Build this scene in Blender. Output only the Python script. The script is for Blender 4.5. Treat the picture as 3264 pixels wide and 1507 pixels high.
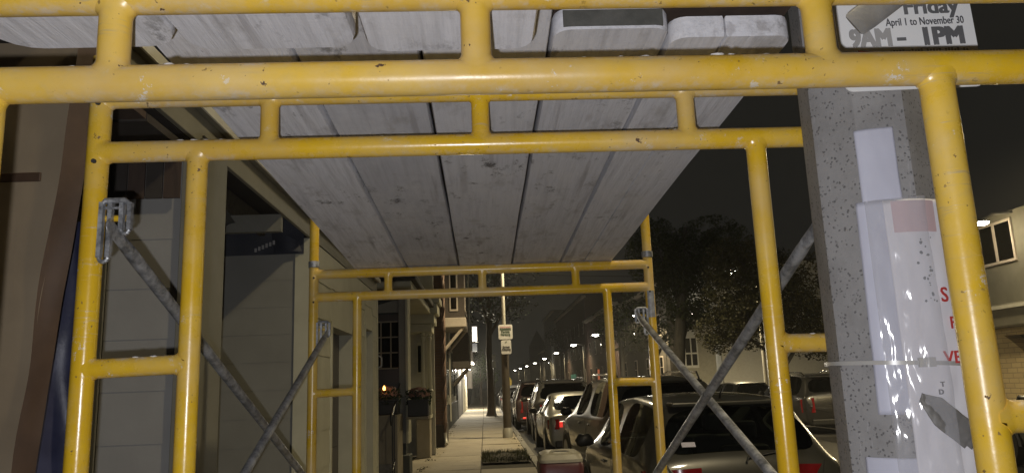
import bpy, bmesh, math, random
from mathutils import Vector, Matrix, noise
R = math.radians
random.seed(7)
sc = bpy.context.scene
for o in list(bpy.data.objects): bpy.data.objects.remove(o, do_unlink=True)
COL = sc.collection

# ------------------------------------------------------------------ camera
CAMZ = 1.5
PITCH, YAW, ROLL, FPX = R(11.06), R(2.4227), R(2.1778), 2425.26
_f = Vector((math.sin(YAW)*math.cos(PITCH), math.cos(YAW)*math.cos(PITCH), math.sin(PITCH)))
_r0 = Vector((math.cos(YAW), -math.sin(YAW), 0)); _u0 = _r0.cross(_f)
CR = _r0*math.cos(ROLL) - _u0*math.sin(ROLL); CU = _r0*math.sin(ROLL) + _u0*math.cos(ROLL)
cd = bpy.data.cameras.new('camera'); cam = bpy.data.objects.new('camera', cd); COL.objects.link(cam)
cam.matrix_world = Matrix(((CR.x, CU.x, -_f.x, 0), (CR.y, CU.y, -_f.y, 0), (CR.z, CU.z, -_f.z, CAMZ), (0, 0, 0, 1)))
cd.sensor_width = 36; cd.lens = 36*FPX/3264; cd.clip_start = 0.02; cd.clip_end = 2000
cd.dof.use_dof = False
sc.camera = cam
sc.render.resolution_x, sc.render.resolution_y = 1024, 472

# ------------------------------------------------------------------ night sky, exposure
w = bpy.data.worlds.new('World'); sc.world = w; w.use_nodes = True
bg = w.node_tree.nodes['Background']
bg.inputs[0].default_value = (0.0105, 0.0100, 0.0085, 1); bg.inputs[1].default_value = 1.0
sc.view_settings.view_transform = 'Standard'; sc.view_settings.look = 'None'
sc.view_settings.exposure = 0.0; sc.view_settings.gamma = 1.0
sc.render.engine = 'CYCLES'
sc.cycles.max_bounces = 6; sc.cycles.transparent_max_bounces = 12
sc.cycles.sample_clamp_indirect = 2.0; sc.cycles.caustics_reflective = False; sc.cycles.caustics_refractive = False

LAMP_COL = (1.0, 0.80, 0.45)
LAMP_W = 1900.0
FLASH_W = 142.0
# the phone's own flash: a few centimetres left of and below the lens
fl = bpy.data.lights.new('camera_flash', 'SPOT'); fl.energy = FLASH_W; fl.color = (0.97, 0.965, 1.0)
fl.spot_size = R(125); fl.spot_blend = 0.75; fl.shadow_soft_size = 0.005
fl.use_nodes = True
_nt = fl.node_tree; _em = _nt.nodes['Emission']; _lf = _nt.nodes.new('ShaderNodeLightFalloff')
_lf.inputs['Strength'].default_value = 1.0; _lf.inputs['Smooth'].default_value = 3.3
_nt.links.new(_lf.outputs['Quadratic'], _em.inputs['Strength'])
flo = bpy.data.objects.new('camera_flash', fl); COL.objects.link(flo)
_M = cam.matrix_world.copy(); flo.matrix_world = _M
flo.location = Vector((0, 0, CAMZ)) - CR*0.021 - CU*0.024 - _f*0.01

S = 3264/2575.0
def ray(u, v): return _f + CR*((u*S-1632)/FPX) - CU*((v*S-753.5)/FPX)
def at(u, v, D):                       # a sight line met with the vertical plane D metres down the street
    d = ray(u, v); return Vector((0, 0, CAMZ)) + d*(D/d.y)
def atz(u, v, z):
    d = ray(u, v); return Vector((0, 0, CAMZ)) + d*((z-CAMZ)/d.z)

# ------------------------------------------------------------------ materials
M = {}
class NT:
    def __init__(s, name):
        s.m = bpy.data.materials.new(name); s.m.use_nodes = True; M[name] = s.m
        s.t = s.m.node_tree; s.b = s.t.nodes['Principled BSDF']; s.out = s.t.nodes['Material Output']
    def n(s, ty, **k):
        x = s.t.nodes.new(ty)
        for a, v in k.items():
            if a in x.inputs: x.inputs[a].default_value = v
            else: setattr(x, a, v)
        return x
    def l(s, a, b): s.t.links.new(a, b)
    def coord(s, obj=False, scale=(1, 1, 1)):
        mp = s.n('ShaderNodeMapping'); mp.inputs['Scale'].default_value = scale
        if obj: s.l(s.n('ShaderNodeTexCoord').outputs['Object'], mp.inputs['Vector'])
        else: s.l(s.n('ShaderNodeNewGeometry').outputs['Position'], mp.inputs['Vector'])
        return mp.outputs[0]
    def noise(s, vec, scale, detail=4, rough=.6):
        x = s.n('ShaderNodeTexNoise'); x.inputs['Scale'].default_value = scale
        x.inputs['Detail'].default_value = detail; x.inputs['Roughness'].default_value = rough
        s.l(vec, x.inputs['Vector']); return x.outputs['Fac']
    def ramp(s, fac, stops):
        x = s.n('ShaderNodeValToRGB'); e = x.color_ramp.elements
        while len(e) < len(stops): e.new(.5)
        for i, (p, c) in enumerate(stops):
            e[i].position = p; e[i].color = (c, c, c, 1) if isinstance(c, (int, float)) else (*c, 1)
        s.l(fac, x.inputs[0]); return x.outputs[0]
    def mix(s, fac, a, b, mode='MIX'):
        x = s.n('ShaderNodeMix', data_type='RGBA', blend_type=mode)
        for sock, v in ((x.inputs[0], fac), (x.inputs[6], a), (x.inputs[7], b)):
            if isinstance(v, (int, float)): sock.default_value = v
            elif isinstance(v, tuple): sock.default_value = (*v, 1)
            else: s.l(v, sock)
        return x.outputs[2]
    def math(s, op, a, b=0.0, clamp=False):
        x = s.n('ShaderNodeMath', operation=op); x.use_clamp = clamp
        for i, v in enumerate((a, b)):
            if isinstance(v, (int, float)): x.inputs[i].default_value = v
            else: s.l(v, x.inputs[i])
        return x.outputs[0]
    def bump(s, h, strength=.3, dist=.002):
        x = s.n('ShaderNodeBump'); x.inputs['Strength'].default_value = strength; x.inputs['Distance'].default_value = dist
        s.l(h, x.inputs['Height']); s.l(x.outputs[0], s.b.inputs['Normal'])
    def set(s, **k):
        for a, v in k.items():
            i = s.b.inputs[a.replace('_', ' ')]
            if isinstance(v, tuple): i.default_value = (*v, 1)
            elif isinstance(v, (int, float)): i.default_value = v
            else: s.l(v, i)

def plain(name, c, rough=.6, metal=0, c2=None, scale=6, bump=0, bscale=40, coat=0, spec=.5, rvar=.12, stretch=(1, 1, 1)):
    t = NT(name); v = t.coord(scale=stretch)
    n1 = t.noise(v, scale, 6)
    c2 = c2 or tuple(x*.7 for x in c)
    col = t.mix(t.ramp(n1, [(.32, 0), (.68, 1)]), c2, c)
    t.set(Base_Color=col, Metallic=metal, Coat_Weight=coat, Specular_IOR_Level=spec)
    n2 = t.noise(v, bscale, 3)
    t.set(Roughness=t.math('ADD', rough-rvar/2, t.math('MULTIPLY', n2, rvar)))
    if bump: t.bump(n2, bump, .003)
    return t.m
def emit(name, c, strength):
    t = NT(name); t.set(Base_Color=c, Emission_Color=c, Emission_Strength=strength, Roughness=.3); return t.m

# scaffold paint: glossy yellow, cement dust where it can settle, chips down to rust
def yellow_mat(name, dust):
    t = NT(name); v = t.coord()
    base = t.mix(t.ramp(t.noise(v, 5, 5), [(.35, 0), (.65, 1)]), (.60, .365, .016), (.71, .455, .022))
    base = t.mix(t.ramp(t.noise(v, 38, 6, .7), [(.52, 0), (.75, .45)]), base, (.50, .36, .10))
    nz = t.n('ShaderNodeSeparateXYZ'); t.l(t.n('ShaderNodeNewGeometry').outputs['Normal'], nz.inputs[0])
    up = t.ramp(nz.outputs[2], [(.35, 0), (.95, 1)])
    dn = t.ramp(t.math('MULTIPLY', nz.outputs[2], -1.0), [(.55, 0), (.95, .55)])
    d1 = t.ramp(t.noise(v, 16, 8, .75), [(.40, 0), (.62, 1)])
    d2 = t.ramp(t.noise(t.coord(scale=(1, 1, 1)), 70, 5, .7), [(.45, .1), (.65, 1)])
    dustf = t.math('MULTIPLY', t.math('ADD', t.math('MULTIPLY', up, 1.0), dn, True), t.math('MULTIPLY', t.math('ADD', d1, .25, True), d2))
    film = t.math('MULTIPLY', t.ramp(t.noise(v, 2.3, 7, .68), [(.44, 0), (.66, 1)]), .36*dust)
    f = t.math('ADD', t.math('MULTIPLY', dustf, dust), film, True)
    col = t.mix(f, base, t.mix(t.noise(v, 30, 3), (.50, .44, .36), (.62, .58, .53)))
    spots = t.ramp(t.noise(v, 85, 3, .5), [(.70, 0), (.73, 1)])
    ch = t.math('MULTIPLY', t.ramp(t.noise(v, 26, 5, .75), [(.645, 0), (.662, 1)]), t.ramp(t.noise(v, 5.5, 2), [(.48, 0), (.56, 1)]))
    sp = t.math('MULTIPLY', t.ramp(t.noise(v, 120, 2), [(.69, 0), (.72, .8)]), t.ramp(t.noise(v, 8, 2), [(.45, 0), (.6, 1)]))
    chip = t.math('MAXIMUM', ch, sp)
    col = t.mix(chip, col, t.mix(t.noise(v, 60), (.045, .028, .018), (.16, .085, .04)))
    wp = t.math('MULTIPLY', t.ramp(t.noise(v, 19, 6, .8), [(.60, 0), (.63, .85)]), t.ramp(t.noise(v, 7, 2), [(.47, 0), (.58, 1)]))
    col = t.mix(wp, col, (.68, .66, .62))
    scuff = t.math('MULTIPLY', t.ramp(t.noise(t.coord(scale=(3, 3, 40)), 3, 4, .7), [(.60, 0), (.68, .7)]), t.ramp(t.noise(v, 4, 3), [(.48, 0), (.6, 1)]))
    col = t.mix(scuff, col, (.40, .33, .20)); f = t.math('MAXIMUM', f, scuff)
    t.set(Base_Color=col, Roughness=t.math('ADD', .24, t.math('MULTIPLY', t.math('MAXIMUM', f, chip), .5)), Specular_IOR_Level=.5)
    t.bump(t.math('SUBTRACT', t.math('ADD', t.noise(v, 45, 4), t.math('MULTIPLY', f, .6)), t.math('MULTIPLY', chip, .9)), .22, .0016)
yellow_mat('yellow_paint', .95)

def galv():
    t = NT('galvanised_steel'); v = t.coord()
    a = t.ramp(t.noise(v, 22, 8, .75), [(.42, 0), (.60, 1)])
    b = t.ramp(t.noise(v, 75, 4, .7), [(.40, 0), (.7, 1)])
    col = t.mix(a, (.16, .165, .175), (.43, .44, .46))
    col = t.mix(t.math('MULTIPLY', b, .4), col, (.60, .61, .62))
    col = t.mix(t.ramp(t.noise(v, 9, 5, .7), [(.64, 0), (.72, .8)]), col, (.13, .09, .06))
    t.set(Base_Color=col, Metallic=.55, Roughness=t.math('ADD', .36, t.math('MULTIPLY', a, .25)))
    t.bump(b, .25, .001)
galv()

def plank_mat():
    t = NT('weathered_plank'); oi = t.n('ShaderNodeObjectInfo')
    off = t.n('ShaderNodeVectorMath', operation='SCALE'); off.inputs[0].default_value = (7, 13, 3)
    t.l(oi.outputs['Random'], off.inputs['Scale'])
    add = t.n('ShaderNodeVectorMath', operation='ADD'); t.l(t.coord(), add.inputs[0]); t.l(off.outputs[0], add.inputs[1])
    def st(sx, sy):
        mp = t.n('ShaderNodeMapping'); mp.inputs['Scale'].default_value = (sx, sy, sx); t.l(add.outputs[0], mp.inputs[0]); return mp.outputs[0]
    grain = t.noise(st(60, 2.2), 1, 6, .7); streak = t.noise(st(22, .9), 1, 5, .6)
    blot = t.noise(st(5, 3.2), 1, 6, .7); fine = t.noise(st(150, 40), 1, 3)
    col = t.mix(t.ramp(oi.outputs['Random'], [(0, 0), (1, 1)]), (.56, .56, .595), (.84, .84, .89))
    knot = t.n('ShaderNodeTexVoronoi'); knot.inputs['Scale'].default_value = 1; t.l(st(4.5, 1.6), knot.inputs['Vector']); col = t.mix(t.ramp(knot.outputs['Distance'], [(.035, .6), (.075, 0)]), col, (.22, .18, .15))
    col = t.mix(t.ramp(grain, [(.36, .42), (.56, 0)]), col, (.38, .375, .39))
    col = t.mix(t.ramp(streak, [(.34, .5), (.42, 0)]), col, (.30, .28, .285))
    col = t.mix(t.ramp(blot, [(.46, 0), (.66, .6)]), col, (.70, .69, .70))
    blk = t.math('MULTIPLY', t.ramp(t.noise(st(16, 9), 1, 6, .75), [(.57, 0), (.66, .85)]), t.ramp(t.noise(st(2.2, 1.5), 1, 2), [(.45, 0), (.60, 1)]))
    col = t.mix(blk, col, (.085, .078, .07))
    mo = t.ramp(t.noise(st(9, 5), 1, 5, .7), [(.33, .45), (.45, 0)])
    col = t.mix(mo, col, (.36, .34, .32))
    # circular saw marks across the board
    wv = t.n('ShaderNodeTexWave', wave_type='BANDS', bands_direction='Y'); wv.inputs['Scale'].default_value = 34; wv.inputs['Distortion'].default_value = 2.5
    wv.inputs['Detail'].default_value = 2; t.l(st(1, 1), wv.inputs['Vector'])
    t.set(Base_Color=col, Roughness=.85, Specular_IOR_Level=.25)
    h = t.math('ADD', t.math('ADD', grain, t.math('MULTIPLY', fine, .4)), t.math('MULTIPLY', wv.outputs['Fac'], .03))
    t.bump(h, .75, .003)
plank_mat()

def concrete_pole_mat():
    t = NT('exposed_aggregate_concrete'); v = t.coord()
    vo = t.n('ShaderNodeTexVoronoi'); vo.inputs['Scale'].default_value = 185; vo.inputs['Randomness'].default_value = 1; wob = t.n('ShaderNodeVectorMath', operation='MULTIPLY_ADD'); nn_ = t.n('ShaderNodeTexNoise'); nn_.inputs['Scale'].default_value = 90; t.l(v, nn_.inputs['Vector']); t.l(nn_.outputs['Color'], wob.inputs[0]); wob.inputs[1].default_value = (.009, .009, .009); t.l(v, wob.inputs[2]); t.l(wob.outputs[0], vo.inputs['Vector'])
    col = t.mix(t.noise(v, 14, 6, .7), (.21, .205, .205), (.33, .323, .32))
    bl = t.n('ShaderNodeSeparateColor'); t.l(vo.outputs['Color'], bl.inputs[0])
    pick = t.math('MULTIPLY', t.ramp(bl.outputs[0], [(.66, 0), (.70, .65)]), t.ramp(vo.outputs['Distance'], [(.30, 1), (.45, 0)]))
    col = t.mix(pick, col, (.045, .043, .045))
    pk2 = t.math('MULTIPLY', t.ramp(bl.outputs[1], [(.90, 0), (.92, .7)]), t.ramp(vo.outputs['Distance'], [(.2, 1), (.33, 0)]))
    col = t.mix(pk2, col, (.33, .32, .31))
    scr = t.math('MULTIPLY', t.ramp(t.noise(t.coord(scale=(9, 9, 1.2)), 12, 5, .75), [(.60, 0), (.66, .6)]), t.ramp(t.noise(v, 6, 3), [(.48, 0), (.6, 1)])); col = t.mix(scr, col, (.36, .355, .36))
    col = t.mix(t.ramp(t.noise(v, 5, 6, .7), [(.5, 0), (.72, .5)]), col, (.12, .115, .11))
    t.set(Base_Color=col, Roughness=.62, Specular_IOR_Level=.4)
    t.bump(t.math('SUBTRACT', t.noise(v, 160, 4), pick), .4, .0015)
concrete_pole_mat()

def sidewalk_mat():
    t = NT('sidewalk_concrete'); v = t.coord()
    col = t.mix(t.ramp(t.noise(v, 1.3, 7, .65), [(.3, 0), (.7, 1)]), (.29, .255, .19), (.42, .37, .28))
    col = t.mix(t.ramp(t.noise(v, 2.6, 8, .8), [(.50, 0), (.70, .75)]), col, (.12, .108, .085)); col = t.mix(t.ramp(t.noise(t.coord(scale=(.5, 3, 1)), 1.7, 5, .7), [(.56, 0), (.66, .6)]), col, (.15, .135, .105))
    oi = t.n('ShaderNodeObjectInfo'); col = t.mix(t.math('MULTIPLY', oi.outputs['Random'], .28), col, (.15, .14, .12))
    t.set(Base_Color=col, Roughness=.85); t.bump(t.noise(v, 60, 4), .4, .004)
sidewalk_mat()
def asphalt_mat():
    t = NT('asphalt'); v = t.coord()
    col = t.mix(t.noise(v, 2, 6, .7), (.035, .034, .032), (.07, .067, .06))
    t.set(Base_Color=col, Roughness=.8); t.bump(t.noise(v, 90, 3), .5, .006)
asphalt_mat()
def brick_mat(name, c1, c2, mortar, sc_=1.0):
    t = NT(name); tc = t.n('ShaderNodeTexCoord'); br = t.n('ShaderNodeTexBrick')
    # brick courses laid on vertical walls: use position with x+y along the wall
    pos = t.n('ShaderNodeSeparateXYZ'); t.l(t.n('ShaderNodeNewGeometry').outputs['Position'], pos.inputs[0])
    cb = t.n('ShaderNodeCombineXYZ'); t.l(t.math('ADD', pos.outputs[0], pos.outputs[1]), cb.inputs[0]); t.l(pos.outputs[2], cb.inputs[1])
    t.l(cb.outputs[0], br.inputs['Vector']); br.inputs['Scale'].default_value = 1
    br.inputs['Brick Width'].default_value = .21*sc_; br.inputs['Row Height'].default_value = .072*sc_; br.inputs['Mortar Size'].default_value = .008
    br.inputs['Color1'].default_value = (*c1, 1); br.inputs['Color2'].default_value = (*c2, 1); br.inputs['Mortar'].default_value = (*mortar, 1)
    col = t.mix(t.math('MULTIPLY', t.noise(t.coord(), 3, 6), .5), br.outputs['Color'], tuple(x*.5 for x in c1))
    t.set(Base_Color=col, Roughness=.85); t.bump(t.math('MULTIPLY', br.outputs['Fac'], -1.0), .6, .008)
brick_mat('brown_brick', (.13, .075, .055), (.17, .10, .07), (.10, .09, .08))
brick_mat('red_brick', (.10, .05, .04), (.08, .042, .036), (.08, .075, .07))
brick_mat('yellow_brick', (.50, .40, .22), (.42, .33, .18), (.20, .17, .11), 1.7)

def glass(name, tint, refl_rough=.03, dark=.6):
    t = NT(name); tr = t.n('ShaderNodeBsdfTransparent'); tr.inputs[0].default_value = (*tint, 1)
    gl = t.n('ShaderNodeBsdfGlossy'); gl.inputs['Roughness'].default_value = refl_rough
    fr = t.n('ShaderNodeFresnel'); fr.inputs['IOR'].default_value = 1.5
    mx = t.n('ShaderNodeMixShader'); t.l(fr.outputs[0], mx.inputs[0]); t.l(tr.outputs[0], mx.inputs[1]); t.l(gl.outputs[0], mx.inputs[2])
    t.l(mx.outputs[0], t.out.inputs['Surface'])
glass('car_glass', (.70, .76, .70)); glass('tinted_glass', (.10, .11, .10)); glass('window_glass', (.35, .36, .34))
def film():
    t = NT('clear_plastic_film'); v = t.coord()
    tr = t.n('ShaderNodeBsdfTransparent'); tr.inputs[0].default_value = (.93, .93, .94, 1)
    gl = t.n('ShaderNodeBsdfGlossy'); gl.inputs['Roughness'].default_value = .12
    df = t.n('ShaderNodeBsdfDiffuse'); df.inputs[0].default_value = (.8, .8, .84, 1)
    bp = t.n('ShaderNodeBump'); bp.inputs['Strength'].default_value = 1; bp.inputs['Distance'].default_value = .0065
    t.l(t.noise(t.coord(scale=(2, 2, .7)), 13, 3, .5), bp.inputs['Height']); t.l(bp.outputs[0], gl.inputs['Normal'])
    m1 = t.n('ShaderNodeMixShader'); m1.inputs[0].default_value = .20; t.l(tr.outputs[0], m1.inputs[1]); t.l(df.outputs[0], m1.inputs[2])
    m2 = t.n('ShaderNodeMixShader'); m2.inputs[0].default_value = .055; t.l(m1.outputs[0], m2.inputs[1]); t.l(gl.outputs[0], m2.inputs[2])
    t.l(m2.outputs[0], t.out.inputs['Surface'])
film()

plain('grey_siding', (.33, .325, .31), .6, c2=(.28, .275, .262), scale=3, bump=.15, bscale=50)
plain('olive_siding', (.27, .268, .24), .65, c2=(.225, .222, .197), scale=2.5, bump=.15)
plain('grey_trim', (.20, .195, .165), .5, c2=(.165, .16, .13), scale=4, bump=.12)
plain('cream_trim', (.56, .545, .42), .5, c2=(.46, .445, .335), scale=3, bump=.15)
plain('fascia_trim', (.25, .235, .18), .5, c2=(.2, .19, .145), scale=3)
plain('white_gutter', (.72, .70, .60), .35, c2=(.6, .58, .5), scale=4)
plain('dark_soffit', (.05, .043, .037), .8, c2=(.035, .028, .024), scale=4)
plain('brown_board', (.075, .05, .036), .8, c2=(.05, .033, .026), scale=8, stretch=(4, 4, .6), bump=.4)
plain('raw_lumber', (.13, .11, .07), .8, c2=(.075, .065, .045), scale=7, stretch=(1, 4, 4), bump=.5)
plain('blue_tarp', (.045, .05, .105), .42, c2=(.018, .02, .05), scale=5, bump=.5, bscale=25)
plain('house_wrap', (.05, .053, .06), .5, c2=(.03, .033, .05), scale=3)
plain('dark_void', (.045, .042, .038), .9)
plain('kraft_panel', (.33, .265, .18), .33, c2=(.24, .19, .13), scale=2.2, bump=.5, bscale=9, coat=.25)
plain('kraft_edge', (.085, .052, .032), .45, c2=(.05, .03, .02), scale=5, bump=.3, bscale=12)
plain('dark_door', (.055, .04, .032), .35, c2=(.04, .03, .025), scale=5)
plain('black_iron', (.03, .03, .03), .4, spec=.5)
plain('black_planter', (.022, .022, .022), .55)
plain('dark_green_base', (.05, .056, .05), .6, c2=(.04, .045, .04))
plain('tan_plinth', (.30, .265, .20), .7, c2=(.24, .21, .15), scale=3, bump=.2)
plain('shop_cream', (.62, .58, .45), .6, c2=(.52, .48, .37))
plain('clapboard_grey', (.46, .45, .385), .65, c2=(.38, .37, .31))
plain('brown_shingle', (.085, .068, .058), .8, c2=(.06, .048, .042), scale=12, bump=.4)
plain('pink_trim', (.48, .42, .36), .55, c2=(.4, .35, .3))
plain('copper_spout', (.19, .12, .09), .5, c2=(.13, .085, .065), scale=20)
plain('white_siding', (.78, .79, .76), .6, c2=(.70, .71, .68))
plain('beige_stucco', (.19, .18, .14), .7, c2=(.14, .132, .10), scale=2)
plain('garage_brown', (.12, .085, .06), .7)
plain('dark_facade', (.08, .072, .06), .85, c2=(.06, .052, .045), scale=2)
plain('grey_facade', (.28, .28, .27), .8, c2=(.22, .22, .21), scale=2)
plain('slate_roof', (.05, .05, .05), .8)
plain('lamp_pole_paint', (.42, .41, .37), .4, c2=(.42, .41, .36), metal=.2)
plain('lamp_head_grey', (.22, .22, .21), .45)
plain('sign_post_brown', (.10, .083, .065), .6, c2=(.07, .058, .045))
plain('sign_white', (.80, .80, .79), .42, c2=(.76, .76, .76), scale=3)
plain('sign_back', (.35, .35, .35), .4, metal=.5)
plain('sign_grey_ink', (.16, .16, .165), .5); plain('sign_dark_ink', (.09, .09, .10), .5); plain('faded_ink', (.42, .41, .40), .5)
plain('sign_red_ink', (.52, .055, .05), .5); plain('sign_green_ink', (.10, .17, .11), .5)
plain('lilac_paper', (.50, .51, .60), .5, c2=(.45, .455, .54), scale=6, bump=.1)
plain('white_paper', (.74, .73, .76), .55, c2=(.68, .66, .70), scale=5, bump=.15, bscale=18)
plain('pink_paper', (.60, .40, .42), .5, c2=(.56, .44, .46), scale=8)
plain('grey_tape', (.13, .125, .112), .5, c2=(.16, .155, .15), scale=12, bump=.4, bscale=30)
plain('paper_stain', (.16, .17, .175), .6)
plain('clear_nylon', (.42, .41, .39), .3, c2=(.36, .35, .33))
plain('tyre', (.022, .022, .022), .8); plain('rim', (.22, .22, .22), .35, metal=.8)
plain('black_plastic', (.02, .02, .02), .5); plain('seat_fabric', (.03, .03, .028), .9)
plain('chrome', (.7, .7, .7), .15, metal=1)
plain('red_lens', (.28, .012, .015), .12, coat=.6)
plain('white_vinyl', (.75, .74, .80), .5, c2=(.55, .52, .68), scale=160)
plain('maroon_paint', (.115, .030, .032), .42, c2=(.09, .026, .028), scale=5, bump=.2)
plain('tan_lid', (.55, .51, .38), .40, c2=(.42, .38, .28), scale=9, bump=.35, bscale=30)
plain('bark', (.13, .10, .075), .9, c2=(.07, .055, .042), scale=14, stretch=(1, 1, .25), bump=.8, bscale=30)
plain('grey_bark', (.09, .085, .075), .9, c2=(.05, .047, .042), scale=14, stretch=(1, 1, .25), bump=.8, bscale=30)
plain('mum_flower', (.36, .19, .14), .8, c2=(.25, .13, .11), scale=60)
plain('soil', (.045, .038, .028), .95, c2=(.03, .026, .018), scale=12, bump=.6)
plain('granite', (.22, .21, .19), .8, c2=(.15, .145, .13), scale=18, bump=.3)
plain('mortar', (.62, .60, .58), .9, c2=(.5, .48, .46), scale=60, bump=.5, bscale=120)
plain('dull_steel', (.30, .295, .285), .65, c2=(.22, .215, .205), scale=25, bump=.3, bscale=90)
plain('yellow_sign', (.75, .52, .04), .5)
plain('duct_label', (.35, .36, .36), .4, c2=(.2, .2, .21), scale=60)
def leaf_mat(name, a, b):
    t = NT(name); oi = t.noise(t.coord(), 2.1, 3)
    t.set(Base_Color=t.mix(t.ramp(oi, [(.35, 0), (.65, 1)]), a, b), Roughness=.6, Specular_IOR_Level=.3)
    t.m.use_backface_culling = False
leaf_mat('leaf_dark', (.022, .032, .011), (.042, .056, .018)); leaf_mat('leaf_brown', (.034, .037, .014), (.058, .052, .022))
leaf_mat('leaf_bright', (.06, .10, .025), (.10, .15, .04)); leaf_mat('leaf_planter', (.02, .032, .016), (.035, .05, .022)); leaf_mat('grass_blade', (.05, .06, .025), (.09, .085, .04))
emit('lamp_lens', (1, .95, .80), 40); emit('lamp_lens_far', (1, .95, .80), 22)
emit('candle_glow', (1, .42, .08), 9); emit('sign_box_glow', (1, .92, .80), 1.0); emit('door_lamp_glow', (1, .93, .75), 16)
emit('reflector_glow', (1, .05, .035), .75); emit('orange_strip', (1, .25, .10), .35); emit('green_shop', (.3, .8, .5), .12); emit('lit_window', (1, .9, .7), .5)  # the red tail glow stands in for flash returned by reflectors
def paint(name, c, metal=.15, rough=.32):
    t = NT(name); v = t.coord()
    t.set(Base_Color=t.mix(t.ramp(t.noise(v, 2.5, 6), [(.35, 0), (.7, 1)]), tuple(x*.85 for x in c), c), Metallic=metal, Roughness=t.math('ADD', rough-.06, t.math('MULTIPLY', t.noise(v, 9, 5), .14)), Coat_Weight=.8, Coat_Roughness=.06)
paint('paint_taupe', (.058, .056, .046)); paint('paint_graphite', (.030, .0295, .026)); paint('paint_silver', (.24, .24, .21)); paint('paint_black', (.028, .027, .026))
paint('paint_maroon', (.045, .022, .022)); paint('paint_white', (.65, .65, .62), 0); paint('paint_blue', (.035, .045, .07)); paint('paint_grey', (.14, .14, .135))

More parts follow.
